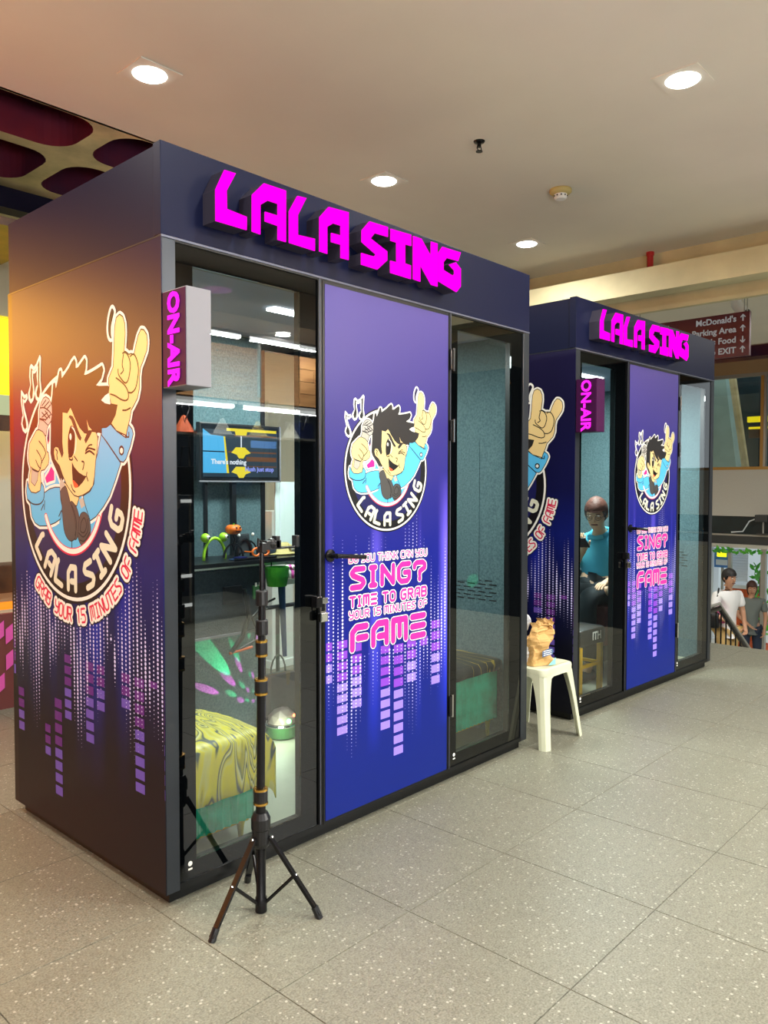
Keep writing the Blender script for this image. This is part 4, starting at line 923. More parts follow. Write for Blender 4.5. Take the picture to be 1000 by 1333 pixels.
for zc in (-.0, -.105):
    sc.poly([[(-.07, zc), (-.04, zc+.03), (.02, zc+.03), (.06, zc), (.025, zc-.01), (.01, zc-.03), (-.02, zc-.03), (-.035, zc-.01)]], lambda u, v: q(u, v, .0007), 'screen_yellow')
sc.poly([[(-.05, .125), (-.04, .095), (.03, .095), (.04, .125)]], lambda u, v: q(u, v, .0007), 'screen_yellow')
rect(sc, -.008, .0, .03, .09, 'screen_white', .0006)
sc.obj('screen', tv)
MY = Matrix(((1, 0, 0, 0), (0, 0, -1, 0), (0, 1, 0, 0), (0, 0, 0, 1)))
put_mesh(text_mesh("There's nothing", .036, 'screen_white', .0012), 'lyrics', tv, Matrix.Translation((-.20, -.042, -.062)) @ MY)
put_mesh(text_mesh('Hush just stop', .034, 'screen_lilac', .0012), 'lyrics', tv, Matrix.Translation((.02, -.0423, -.098)) @ MY)

dk = empty('wall_desk', (.03, 0, 0), 0, 'black wall desk with a dark apron under the television', 'desk')
MB().bbox(.0, 1.62, .84, 1.19, 1.055, 1.075, 'black_plastic', .003).obj('desk_top', dk)
ap = MB().box(.0, 1.12, .885, .90, .71, 1.04, 'felt_dark').obj('apron', dk)
MB().box(.0, 1.60, .885, .905, 1.035, 1.054, 'pale_panel').obj('edge_strip', dk)
MB().box(.0, 1.12, .878, .905, .70, .712, 'box_grey').obj('bottom_strip', dk)
MB().bbox(.85, .96, .868, .8845, .86, .95, 'black_plastic', .004).obj('socket_box', ap)
MB().bbox(1.03, 1.09, .870, .8845, .87, .94, 'dome_green', .004).box(1.04, 1.05, .867, .871, .935, .955, 'ink_white').box(1.065, 1.075, .867, .871, .935, .955, 'ink_white').obj('terminal_block', ap)
cbl = MB()
cbl.tube([(1.0, .87, .93), (1.01, .86, .85), (1.02, .86, .78), (.98, .86, .69), (.91, .86, .62)], .012, 'black_plastic', 8)
cbl.tube([(1.02, .865, .9), (1.03, .86, .8), (1.07, .86, .72), (1.06, .86, .66), (.93, .86, .62)], .006, 'black_plastic', 8)
cbl.tube([(1.02, .862, .76), (1.07, .862, .80), (1.12, .862, .84), (1.2, .87, .86)], .006, 'black_plastic', 8).tube([(.9, .857, .618), (1.04, .857, .63)], .007, 'stall_orange', 8)
cbl.ball((1.13, .865, .88), .013, 'ink_white', 8).ball((1.14, .865, .82), .012, 'chrome', 8)
o = cbl.obj('cables'); tag(o, 'bundle of black cables hanging in front of the desk apron', 'cable')
st = MB().box(.95, .965, 1.13, 1.15, 1.075, 1.47, 'black_plastic').box(1.12, 1.15, 1.13, 1.15, 1.075, 1.47, 'black_plastic')
tag(st.obj('television_cable_cover'), 'black vertical strips running from the television down to the desk', 'cable')
# novelties on the desk
DT = 1.0755
f = empty('frog_headband', (.90, .98, DT), 0, 'lime green frog eye headband standing on the desk', 'headband')
MB().tube([(-.065*math.cos(R(a))*1.0, 0, .012+.095*math.sin(R(a))*1.05) for a in range(-6, 187, 12)], .008, 'lime', 8).obj('band', f, smooth=True)
for s in (-1, 1):
    e = MB().ball((s*.055, 0, .115), .024, 'lime', 14).obj('eye', f, smooth=True)
    MB().ball((s*.055+.004, -.018, .117), .012, 'ink_white', 10).ball((s*.055+.006, -.028, .117), .006, 'ink_black', 8).obj('pupil', e)
pk_ = empty('pumpkin_headband', (1.01, .97, DT), 0, 'orange pumpkin on a black headband spring on the desk', 'headband')
pm = MB()
for k in range(8):
    a = k*PI/4; pm.ball((.017*math.cos(a), .017*math.sin(a), .152), .026, 'pumpkin_orange', 10, (1, 1, .95))
pb = pm.obj('pumpkin', pk_, smooth=True)
MB().box(-.016, -.008, -.046, -.042, .158, .166, 'ink_black').box(.006, .014, -.046, -.042, .158, .166, 'ink_black').box(-.014, .012, -.046, -.042, .140, .146, 'ink_black').tube([(0,0,.17),(.004,0,.184)], .004, 'leaf', 6).obj('face', pb)
MB().tube([(-.005, 0, .13), (.008, 0, .10), (-.006, 0, .07), (.004, 0, .04)], .006, 'black_plastic', 8).tube([(-.06*math.cos(R(a)), 0, .008+.07*math.sin(R(a))) for a in range(0, 181, 15)], .006, 'black_plastic', 8).obj('band', pk_)
ce = empty('bopper_headband', (1.10, 1.0, DT), 0, 'black headband with white bead eyes beside the pumpkin', 'headband')
MB().tube([(-.05*math.cos(R(a)), 0, .006+.09*math.sin(R(a))) for a in range(0, 181, 15)], .011, 'black_plastic', 8).bbox(-.04, .04, .0, .02, .02, .125, 'dark_cloth', .008).obj('band', ce)
MB().ball((-.04, -.01, .118), .009, 'ink_white', 8).ball((.05, -.01, .12), .009, 'ink_white', 8).obj('beads', ce)
og = empty('orange_glasses', (1.155, .93, DT), 0, 'orange party glasses on the front edge of the desk', 'glasses')
gm = MB()
for s in (-1, 1): gm.tube([(s*.03+.024*math.cos(a*PI/8), 0, .03+.02*math.sin(a*PI/8)) for a in range(17)], .006, 'pumpkin_orange', 6)
gm.tube([(-.008, 0, .03), (.008, 0, .03)], .004, 'pumpkin_orange', 6).tube([(-.054, 0, .032), (-.05, .08, .03)], .004, 'pumpkin_orange', 6).tube([(.054, 0, .032), (.05, .08, .03)], .004, 'pumpkin_orange', 6)
gm.obj('frame', og)
bh = empty('black_hoop_headband', (1.175, 1.06, DT), 0, 'plain thin black hoop headband behind the orange glasses', 'headband')
MB().tube([(-.06*math.cos(R(a)), 0, .005+.075*math.sin(R(a))) for a in range(0, 181, 12)], .005, 'black_plastic', 8).obj('band', bh)
tag(MB().bbox(.95, 1.07, .87, .93, DT, DT+.006, 'goods_blue', .002).bbox(.97, 1.03, .88, .92, DT+.006, DT+.016, 'ink_navy', .002).obj('songbook'), 'dark blue card booklet lying on the desk', 'booklet')
tag(MB().bbox(.93, 1.2, .85, .864, DT, DT+.012, 'black_satin', .003).obj('keyboard'), 'thin black keyboard along the front of the desk', 'keyboard')
tag(MB().ball((1.27, 1.0, DT+.035), .045, 'goods_blue', 14, (1, .7, .75)).ball((1.25, .985, DT+.06), .02, 'poster_blue', 10).obj('blue_plush', smooth=True), 'blue soft toy on the desk right of the orange glasses', 'toy')
ht = empty('straw_hat', (1.36, .99, DT), 0, 'straw hat lying on the desk beside the blue toy', 'hat')
MB().lathe([(.105, .004), (.104, .009), (.055, .014), (.05, .05), (.03, .066), (.001, .068)], (0, 0, 0), 'straw', 24, sy=.6).obj('crown', ht, smooth=True)
mr = empty('yellow_maraca', (1.49, .93, DT), 0, 'yellow green maraca hanging over the right end of the desk', 'maraca')
MB().ball((0, 0, .025), .03, 'lime', 14, (1.3, .8, .8)).obj('head', mr, smooth=True)
MB().tube([(-.03, .01, .03), (-.12, .03, .05)], .008, 'straw', 8).obj('grip', mr)
tag(MB().tube([(1.24, .83, 1.045), (1.60, .80, 1.02)], .006, 'chrome', 8).obj('microphone_stick'), 'thin silver stick in front of the desk right end', 'stick')
gp = MB().lathe([(.05, .93), (.06, .98), (.065, 1.03), (.06, 1.03), (.05, .96)], (1.19, .84, 0), 'leaf', 16)
tag(gp.tube([(1.19, .885, 1.03), (1.19, .885, 1.05)], .004, 'black_plastic').obj('green_pouch'), 'green open pouch hanging at the front of the desk', 'pouch')
fn_ = MB(); 
for k in range(16): fn_.tube([(1.262+k*.019, .85, 1.033), (1.272+k*.019, .835, .995), (1.268+k*.019, .83, .962)], .010, 'stripe_pink' if k % 2 else 'ink_white', 8)
tag(fn_.obj('striped_ribbon', smooth=True), 'pink and white striped ribbon fringe under the desk right end', 'ribbon')
MB().box(1.22, 1.62, .84, .86, .93, .955, 'pale_panel').obj('lower_ledge', dk, label='pale lower ledge')
# white board in the back glass
wbd = empty('white_board', (1.455, 1.17, 1.10), 0, 'pale green white board behind the phone clamp inside the near booth', 'board')
MB().bbox(0, .34, 0, .012, 0, .375, 'pale_panel', .003).obj('board', wbd)
MB().box(.03, .036, -.004, .0, .01, .37, 'shutter').obj('seam', wbd)
# festive cloth and dark bags hanging on the right of the desk
tag(MB().tube([(1.235, .86, .99), (1.24, .855, .8), (1.25, .85, .55)], .022, 'goods_blue', 10, r2=.012).obj('blue_sleeve'), 'dark blue cloth strap hanging from the desk right end', 'strap')
# disco lamp
DL = (1.372, 1.02, FZ)
dl = empty('disco_lamp', DL, 0, 'disco ball lamp with glowing faceted dome on the booth floor', 'lamp')
MB().lathe([(.075, 0), (.088, .01), (.09, .07), (.084, .078), (.001, .078)], (0, 0, 0), 'dome_green', 24).obj('base', dl)
MB().lathe([(.092, .068), (.095, .074), (.092, .082)], (0, 0, 0), 'chrome', 28).obj('ring', dl)
ico = bmesh.new(); bmesh.ops.create_icosphere(ico, subdivisions=2, radius=.084)
dm = MB(); vv = []
bmesh.ops.delete(ico, geom=[v for v in ico.verts if v.co.z < -.012], context='VERTS'); ico.verts.index_update()
dm.add([(v.co.x, v.co.y, v.co.z+.084) for v in ico.verts], [tuple(v.index for v in f_.verts) for f_ in ico.faces], 'dome'); ico.free()
dm.obj('dome', dl)
MB().ball((-.02, -.082, .105), .014, 'led_green', 10).ball((.02, -.08, .13), .009, 'led_red', 8).obj('led', dl)
import itertools
def aim(tx, ty, tz, col, e=9, ang=5.5):
    l = bpy.data.lights.new('led_beam', 'SPOT'); l.energy = e; l.spot_size = R(ang); l.spot_blend = .25; l.shadow_soft_size = .002; l.color = col
    o = bpy.data.objects.new('led_beam', l); COL.objects.link(o); o.parent = dl
    s = Vector((-.02, .095, .13)) if ty > 1.1 else Vector((.0, -.06, .19)); o.location = s
    d = Vector((tx, ty, tz))-(Vector(DL)+s)
    o.rotation_euler = d.to_track_quat('-Z', 'Y').to_euler()
GRN, PNK = (.05, 1, .35), (1, .12, .62)
for u, z, c, e, a in LED_SPOTS:
    aim(u, 1.198, z, GRN if c else PNK, e, a)
for tx, ty, tz, c in ((2.23, .5, 1.30, 1), (2.23, .62, 1.2, 0), (2.23, .35, .9, 1), (2.23, .75, 1.95, 1), (.75, .6, 2.26, 1), (.55, .45, 2.26, 0), (1.2, .8, 2.26, 1)):
    aim(tx, ty, tz, GRN if c else PNK, 90, 3.2)
l = bpy.data.lights.new('lamp_glow', 'POINT'); l.energy = 2.2; l.color = (.8, 1, .75); l.shadow_soft_size = .05
o = bpy.data.objects.new('lamp_glow', l); COL.objects.link(o); o.parent = dl; o.location = (-.12, -.12, .12)

# upholstered benches
def bench(loc, wx, dy, z0, z1, cloth, zc, label, over, cat='bench'):
    t = empty('velvet_bench', loc, 0, label, cat)
    mb = MB(); n = int(wx/.034)
    for k in range(n):
        x0 = k*wx/n; x1 = (k+1)*wx/n; xm = (x0+x1)/2
        for (ya, yb) in ((0, .012), (dy, dy-.012)):
            mb.add([(x0, yb, z0), (xm, ya, z0), (x1, yb, z0), (x0, yb, z1), (xm, ya, z1), (x1, yb, z1)], [(0, 1, 4, 3), (1, 2, 5, 4)], 'velvet_green')
    n2 = int(dy/.034)
    for k in range(n2):
        y0 = k*dy/n2; y1 = (k+1)*dy/n2; ym = (y0+y1)/2
        for (xa, xb) in ((wx, wx-.012), (0, .012)):
            mb.add([(xb, y0, z0), (xa, ym, z0), (xb, y1, z0), (xb, y0, z1), (xa, ym, z1), (xb, y1, z1)], [(0, 1, 4, 3), (1, 2, 5, 4)], 'velvet_green')
    mb.box(.012, wx-.012, .012, dy-.012, z0, z1, 'velvet_green')
    mb.obj('pleated_skirt', t)
    MB().bbox(.005, wx-.005, .005, dy-.005, z1, z1+.05, 'velvet_green', .02).obj('seat', t, smooth=True)
    MB().box(.02, wx-.02, .02, dy-.02, z0-.012, z0, 'gold_leg').obj('base_frame', t)
    for x in (.045, wx-.045):
        for y in (.04, dy-.04):
            MB().tube([(x, y, z0-.012), (x, y, z0-.03), (x, y, 0)], .02, 'gold_leg', 10, r2=.009).obj('leg', t)
    # cloth draped over the top, hanging down front and over the right end
    c = MB(); nu, nv = 22, 18
    U = [-over[2]*.2, ]; pts = []
    zt = z1+.056
    for i in range(nu+1):
        s = i/nu; x = -.012+s*(wx+.024+over[0])
        for j in range(nv+1):
            tt = j/nv*(dy+.024+over[1]*2)-over[1]
            if tt < 0: y, z = -.012-.004*math.sin(x*40), zt+tt
            elif tt > dy+.024: y, z = dy+.012, zt-(tt-dy-.024)
            else: y, z = -.012+tt, zt+.012*math.sin(PI*tt/(dy+.024))
            ex = x-(wx+.012)
            xx = x
            if ex > 0:
                a = min(1.4, ex/over[0]*1.25); xx = wx+.012+over[3]*math.sin(a); z -= over[2]*(1-math.cos(a))
            c.v.append((xx, y, z+.003*noise.noise(Vector((x*9, y*9, 0)))))
    k = c.mi(cloth)
    for i in range(nu):
        for j in range(nv):
            a = i*(nv+1)+j; c.f.append((a, a+nv+1, a+nv+2, a+1)); c.m.append(k)
    co = c.obj('draped_cloth', smooth=True)
    co.location = loc
    sol = co.modifiers.new('s', 'SOLIDIFY'); sol.thickness = .004
    return t, co
_, c1 = bench((.05, .12, FZ), .43, .46, .085, .37, 'yellow_marble_cloth', 0, 'green velvet bench with gold legs in the near booth left window', (.10, .22, .10, .085))
tag(c1, 'yellow and black marbled cloth draped over the bench in the left window', 'cloth')
_, c2 = bench((1.62, .13, FZ), .565, .46, .11, .38, 'black_gold_cloth', 0, 'green pleated velvet bench in the near booth right window', (.02, .055, .02, .02))
tag(c2, 'black cloth with gold motifs over the bench in the right window', 'cloth')

# ------------------------------------------------------------------ phone tripod in front of the near booth
tp = empty('phone_tripod', (.216, -.243, 0), 0, 'black folding tripod stand in front of the near booth window', 'tripod')
MB().lathe([(.017, .0), (.02, .002), (.02, .05), (.0165, .055), (.0165, .40)], (0, 0, .0), 'black_satin', 20).obj('lower_tube', tp, smooth=True, angle=35)
MB().tube([(0, 0, .40), (.004, 0, .78)], .0145, 'black_satin', 16).obj('middle_tube', tp, smooth=True, angle=35)
MB().tube([(.004, 0, .78), (.008, 0, 1.10)], .0115, 'black_satin', 16).obj('upper_tube', tp, smooth=True, angle=35)
MB().tube([(.008, 0, 1.10), (.009, 0, 1.235)], .008, 'black_satin', 16).obj('top_tube', tp, smooth=True, angle=35)
MB().lathe([(.030, .285), (.033, .29), (.033, .325), (.024, .345)], (0, 0, 0), 'black_plastic', 18).lathe([(.024, .225), (.030, .24), (.030, .285)], (0, 0, 0), 'black_plastic', 18).obj('leg_hub', tp)
for z, x, r in ((.40, 0, .022), (.775, .004, .020), (.905, .006, .018)):
    cl_ = MB().lathe([(r, z-.022), (r+.002, z-.018), (r+.002, z+.018), (r, z+.022)], (x, 0, 0), 'black_plastic', 18).obj('twist_collar', tp)
    MB().lathe([(r+.003, z-.028), (r+.003, z-.021)], (x, 0, 0), 'gold_metal', 18).lathe([(r+.003, z+.02), (r+.003, z+.027)], (x, 0, 0), 'gold_metal', 18).obj('gold_ring', cl_)
for z in (.975, 1.075):
    MB().lathe([(.019, z-.026), (.021, z-.022), (.021, z+.022), (.019, z+.026)], (.008, 0, 0), 'black_plastic', 14).obj('sponge_grip', tp)
for fx, fy in ((-.219, -.026), (.107, -.177), (.092, .195)):
    L_ = math.hypot(fx, fy); ux, uy = fx/L_, fy/L_
    top = Vector((ux*.032, uy*.032, .262)); foot = Vector((fx, fy, .012)); mid = top.lerp(foot, .50 if fx < 0 or fy < 0 else .45)
    q_ = Vector((-uy, ux, 0))*.010; lg = MB()
    dn = (foot-top).normalized().cross(q_).normalized()*.005
    vs_ = [p+a*q_+b*dn for p in (top, foot) for a, b in ((-1, -1), (1, -1), (1, 1), (-1, 1))]
    lg.add(vs_, [(0, 1, 5, 4), (1, 2, 6, 5), (2, 3, 7, 6), (3, 0, 4, 7), (3, 2, 1, 0), (4, 5, 6, 7)], 'black_satin')
    lo = lg.obj('leg', tp)
    MB().tube([foot-(foot-top).normalized()*.03, foot+Vector((0, 0, -.0115))+(foot-top).normalized()*.002], .0125, 'black_plastic', 10).obj('rubber_foot', lo)
    MB().ball(tuple(top+Vector((ux, uy, 0))*.008), .006, 'chrome', 8).ball(tuple(mid+Vector((ux, uy, .5))*.006), .004, 'chrome', 8).obj('rivet', lo)
    MB().tube([mid, (ux*.018, uy*.018, .035)], .006, 'black_satin', 8).obj('brace', tp)
cp = MB().bbox(.0, .02, -.014, .014, 1.228, 1.262, 'black_plastic', .003).bbox(.02, .085, -.012, .012, 1.236, 1.268, 'black_plastic', .003).ball((.05, 0, 1.255), .02, 'black_plastic', 12)
cp.bbox(.075, .165, -.008, .008, 1.236, 1.243, 'black_satin', .002).bbox(.152, .168, -.012, .012, 1.24, 1.28, 'black_plastic', .002).bbox(.062, .080, -.012, .012, 1.24, 1.282, 'black_plastic', .002).tube([(-.006, 0, 1.25), (-.006, 0, 1.275), (.01, 0, 1.262)], .005, 'black_plastic', 6)
cp.ball((.16, -.012, 1.275), .004, 'chrome', 6)
cp.obj('phone_clamp', tp)

# ------------------------------------------------------------------ white plastic stool between the booths
SX, SY = 2.487, .085
stl = empty('plastic_stool', (SX, SY, 0), 0, 'worn off-white plastic stool standing between the two booths', 'stool')
SH = .437; hw = .165
sm_ = MB()
def rring(h_, z, r): return [(x, y, z) for x, y in rrect(-h_, h_, -h_, h_, r, 5)]
rings = [rring(.10, SH-.012, .05), rring(hw-.03, SH-.010, .05), rring(hw-.014, SH, .045), rring(hw, SH-.006, .045), rring(hw+.003, SH-.02, .045), rring(hw+.001, SH-.045, .045), rring(hw-.004, SH-.045, .042), rring(hw-.004, SH-.022, .042)]
n = len(rings[0]); vs_ = [v for r_ in rings for v in r_]; fs_ = [tuple(range(n))]
for i in range(len(rings)-1):
    for k in range(n): fs_.append((i*n+k, (i+1)*n+k, (i+1)*n+(k+1) % n, i*n+(k+1) % n))
sm_.add(vs_, [f_[::-1] if len(f_) == 4 else f_ for f_ in fs_], 'white_plastic')
sm_.obj('seat', stl, smooth=True, angle=35)
sides = []
for a in range(4):
    ca, sa = math.cos(a*PI/2), math.sin(a*PI/2)
    rot = lambda p: (p[0]*ca-p[1]*sa, p[0]*sa+p[1]*ca, p[2])
    lg = MB(); NS = 10; prof = []
    for k in range(NS+1):
        t_ = k/NS; z = (SH-.045)*(1-t_)
        c0 = hw+.000+.045*t_           # splay of the outer corner
        wd = .030*(1-t_)**4+.054-.006*t_; th = .007; rd = .03
        # L profile with a rounded outer corner
        o_ = [(c0-wd, c0), (c0-rd, c0), (c0-.008, c0-.008), (c0, c0-rd), (c0, c0-wd)]
        i_ = [(c0-th, c0-wd), (c0-th, c0-rd), (c0-.008-th, c0-.008-th), (c0-rd, c0-th), (c0-wd, c0-th)]
        prof.append([rot((x, y, z)) for x, y in o_+i_])
    vs_ = [v for r_ in prof for v in r_]; fs_ = []
    for k in range(NS):
        for j in range(10): fs_.append((k*10+j, (k+1)*10+j, (k+1)*10+(j+1) % 10, k*10+(j+1) % 10))
    fs_.append(tuple(NS*10+j for j in range(10)))
    lg.add(vs_, fs_, 'white_plastic'); lg.obj('leg', stl)
    # arched apron between the legs
    apn = MB(); M_ = 12; up_ = []; lo_ = []
    for k in range(M_+1):
        x = -hw+.03+(2*hw-.06)*k/M_; e = abs(2*k/M_-1)
        up_.append(rot((x, hw+.001, SH-.03))); lo_.append(rot((x, hw+.004, SH-.050-.085*max(0, e-.5)**2*4*.9)))
    apn.add(up_+lo_, [(k, k+1, M_+2+k, M_+1+k) for k in range(M_)], 'white_plastic')
    apn.add([tuple(Vector(v)*1-Vector(rot((0, .005, 0)))) for v in up_+lo_], [(k, M_+1+k, M_+2+k, k+1) for k in range(M_)], 'white_plastic')
    apn.obj('apron', stl)

# crumpled paper bag, white carrier bag, waste bin with a blue liner
def crumple(w_, d_, h_, mt, seed, top=.25, tw=.03, lean=(0, 0)):
    mb = MB(); n = 40; rows = 22; vs = []
    for j in range(rows+1):
        t_ = j/rows; z = h_*t_
        k = 1-.12*math.sin(PI*t_)+top*(t_**3)
        for i in range(n):
            a = 2*PI*i/n; c, s = math.cos(a), math.sin(a)
            e = .35
            x = w_/2*math.copysign(abs(c)**e, c)*k; y = d_/2*math.copysign(abs(s)**e, s)*(k if t_ < .5 else k*(1-.5*(t_-.5)))
            q0 = Vector((x*14+seed, y*14, z*11)); q1 = Vector((x*38, y*38+seed, z*34))
            am = tw*(.25+t_)
            dx = am*noise.noise(q0)+am*.55*(abs(noise.noise(q1))-.2); dy = am*noise.noise(q0+Vector((9, 3, 1)))+am*.5*(abs(noise.noise(q1+Vector((4, 4, 4))))-.2)
            dz = (.05*h_*math.sin(a*3+seed)+.13*h_*noise.noise(Vector((c*2+seed, s*2, 1))))*t_**4
            vs.append((x+dx+lean[0]*t_*t_, y+dy+lean[1]*t_*t_, z+dz if j else 0))
    fs = [(j*n+i, j*n+(i+1) % n, (j+1)*n+(i+1) % n, (j+1)*n+i) for j in range(rows) for i in range(n)]+[tuple(range(n))[::-1]]
    mb.add(vs, fs, mt)
    return mb
SZ = SH-.010
pb_ = empty('paper_bag', (2.475, .045, SZ), R(-20), 'crumpled brown paper food bag on the white plastic stool', 'bag')
o = crumple(.155, .095, .24, 'paper_brown', 3, .24, .06, (.03, 0)).obj('bag_body', pb_)
sol = o.modifiers.new('s', 'SOLIDIFY'); sol.thickness = .0015
lb = MB()
fnl = lambda u, v: (u, -.0655-.0, v)
lb.poly([[(-.03, .055), (.045, .065), (.05, .085), (.042, .098), (.02, .102), (.005, .098), (-.03, .088)]], fnl, 'label_blue')
for k in range(3): lb.add([(-.022, -.0665, .063+k*.011), (.036, -.0665, .068+k*.011), (.036, -.0665, .072+k*.011), (-.022, -.0665, .067+k*.011)], [(0, 1, 2, 3)], 'ink_white')
lb.poly([[(.012, .004), (.066, .004), (.066, .046)]], fnl, 'label_teal')
lb.obj('printed_label', pb_)
wbg = crumple(.15, .10, .28, 'white_bag', 9, -.1, .07, (-.02, 0)).obj('carrier_bag')
wbg.location = (2.42, .145, SZ); tag(wbg, 'white plastic carrier bag behind the brown paper bag', 'bag')
bn = empty('waste_bin', (2.455, .345, 0), R(0), 'low white waste bin with blue liner under the stool', 'bin')
bm_ = MB()
r0, r1 = rrect(-.09, .09, -.12, .12, .03), rrect(-.11, .11, -.14, .14, .03)
n = len(r0)
bm_.add([(x, y, .0) for x, y in r0]+[(x, y, .27) for x, y in r1]+[(x*1.06, y*1.06, .27) for x, y in r1]+[(x*1.06, y*1.06, .295) for x, y in r1]+[(x*.96, y*.96, .295) for x, y in r1],
        [(k+i*n, (k+1) % n+i*n, (k+1) % n+(i+1)*n, k+(i+1)*n) for i in range(4) for k in range(n)]+[tuple(range(n))[::-1]], 'bin_white')
bm_.obj('bucket', bn)
lb_ = MB(); lb_.add([(x*.95, y*.95, .29+.02*math.sin(k*1.7)) for k, (x, y) in enumerate(r1)]+[(x*1.09, y*1.09, .30+.012*math.sin(k*2.3)) for k, (x, y) in enumerate(r1)]+[(x*1.1, y*1.1, .24+.02*math.sin(k*1.3)) for k, (x, y) in enumerate(r1)],
       [(k+i*n, (k+1) % n+i*n, (k+1) % n+(i+1)*n, k+(i+1)*n) for i in range(2) for k in range(n)], 'blue_liner')
lb_.obj('liner', bn)

# ------------------------------------------------------------------ people
def skin_obj(name, verts, edges, mt, parent=None, sub=2, root=0, fat=0):
    me = bpy.data.meshes.new(name); me.from_pydata([v[:3] for v in verts], edges, [])
    ob = bpy.data.objects.new(name, me); COL.objects.link(ob)
    md = ob.modifiers.new('skin', 'SKIN'); md.use_smooth_shade = True
    for i, v in enumerate(verts):
        r = v[3] if len(v) > 3 else .04
        rr = r if isinstance(r, tuple) else (r, r)
        me.skin_vertices[0].data[i].radius = (rr[0]+fat, rr[1]+fat)
        me.skin_vertices[0].data[i].use_root = (i == root)
    ss = ob.modifiers.new('sub', 'SUBSURF'); ss.levels = sub; ss.render_levels = sub
    dg = bpy.context.evaluated_depsgraph_get()
    nm = bpy.data.meshes.new_from_object(ob.evaluated_get(dg))
    bpy.data.objects.remove(ob); bpy.data.meshes.remove(me)
    nm.name = name; nm.materials.clear(); nm.materials.append(MATS[mt])
    nm.polygons.foreach_set('use_smooth', [True]*len(nm.polygons))
    o = bpy.data.objects.new(name, nm); COL.objects.link(o)
    if parent: o.parent = parent
    return o

class Sk:
    def __init__(s): s.v = []; s.e = []
    def n(s, p, r, prev=None):
        s.v.append((p[0], p[1], p[2], r)); i = len(s.v)-1
        if prev is not None: s.e.append((prev, i))
        return i
    def chain(s, start, pts):
        for p, r in pts: start = s.n(p, r, start)
        return start
def hand(s, wrist, w, d, across, nrm, curl=.3, sc=1.0):
    """palm and five fingers from wrist index; d = pointing direction"""
    d = Vector(d).normalized(); ac = Vector(across).normalized(); nr = Vector(nrm).normalized(); w = Vector(w)
    palm = s.n(w+d*.05*sc, (.026*sc, .017*sc), wrist)
    kn = s.n(w+d*.075*sc, (.03*sc, .014*sc), palm)
    for i, L_ in enumerate((.068, .078, .072, .056)):
        off = (i-1.5)*.018*sc
        b = w+d*.088*sc+ac*off
        k = s.n(b, .0095*sc, kn)
        t1 = b+(d*math.cos(curl)+nr*math.sin(curl))*L_*.5*sc
        k = s.n(t1, .0085*sc, k)
        t2 = t1+(d*math.cos(curl*2.4)+nr*math.sin(curl*2.4))*L_*.5*sc
        s.n(t2, .0072*sc, k)
    b = w+d*.03*sc-ac*.028*sc; k = s.n(b, .011*sc, palm)
    k = s.n(b+(d*.6-ac*.6+nr*.3)*.04*sc, .0095*sc, k); s.n(b+(d*1.0-ac*.6+nr*.6)*.06*sc, .008*sc, k)

def head_parts(t, c, face, up_, skinm, hairm, r=1.0, hair='short', look=True):
    """face features and hair for a head centred at c, looking along face"""
    c = Vector(c); f_ = Vector(face).normalized(); u_ = Vector(up_); u_ = (u_-f_*u_.dot(f_)).normalized(); s_ = f_.cross(u_).normalized()
    Mx = Matrix((s_, f_, u_)).transposed()
    def P(x, y, z): return tuple(c+Mx @ (Vector((x, y, z))*r))
    fc = MB()
    # nose
    fc.add([P(0, .098, .022), P(-.014, .096, -.022), P(.014, .096, -.022), P(0, .124, -.018), P(0, .1, -.03)], [(0, 3, 1), (0, 2, 3), (1, 3, 4), (2, 4, 3)], skinm)
    for s in (-1, 1):
        fc.ball(P(s*.074*1.06, .0, -.005), .020*r, skinm, 10, (.6, .6, 1.2))
        if look:
            fc.ball(P(s*.031, .089, .012), .0095*r, 'ink_white', 10, (1, 1, .7))
            fc.ball(P(s*.031, .0965, .011), .0052*r, 'ink_black', 8)
        else:
            fc.ball(P(s*.031, .088, .012), .0115*r, skinm, 10)
            fc.tube([P(s*.020, .0975, .006), P(s*.031, .1005, .003), P(s*.042, .095, .006)], .0022*r, 'ink_black', 6)
        fc.tube([P(s*.017, .098, .033), P(s*.032, .097, .038), P(s*.048, .085, .032)], .0035*r, hairm, 6)
    fc.tube([P(-.024, .092, -.052), P(0, .101, -.049), P(.024, .092, -.052)], .0052*r, 'stripe_pink' if False else 'maroon', 8)
    fc.obj('face', t, smooth=True)
    hm = MB(); vs = []; n, m_ = 28, 16; fs = []
    for j in range(m_+1):
        th = PI*j/m_
        for i in range(n):
            a = 2*PI*i/n; x, y, z = math.sin(th)*math.cos(a), math.sin(th)*math.sin(a), math.cos(th)
            k = 1+.035*noise.noise(Vector((x*7, y*7, z*5)))
            lim = .20 if y > .42 else (-.34 if y > .05 else -.85)     # hairline
            if hair == 'long': lim = .34 if y > .45 else -1.1
            zz = max(z, lim); sh = 1 if z >= lim else .92
            ext = 0
            if hair == 'long' and z < -.05 and y < .42: ext = (-.05-z)*.095
            vs.append(P(x*.089*k*sh, (y*.108*k-.008)*sh, zz*.112*k+.022-ext))
    for j in range(m_):
        for i in range(n): fs.append((j*n+i, (j+1)*n+i, (j+1)*n+(i+1) % n, j*n+(i+1) % n))
    hm.add(vs, fs, hairm); hm.obj('hair', t, smooth=True)

def head_nodes(s, prev, neck, c, face, up_, r=1.0):
    c = Vector(c); f_ = Vector(face).normalized(); u_ = Vector(up_).normalized()
    a = s.n(tuple(Vector(neck)), .047*r, prev)
    b = s.n(tuple(c-u_*.062*r+f_*.022*r), (.060*r, .064*r), a)
    k = s.n(tuple(c+f_*.006*r), (.078*r, .090*r), b)
    s.n(tuple(c+u_*.058*r), (.070*r, .080*r), k)

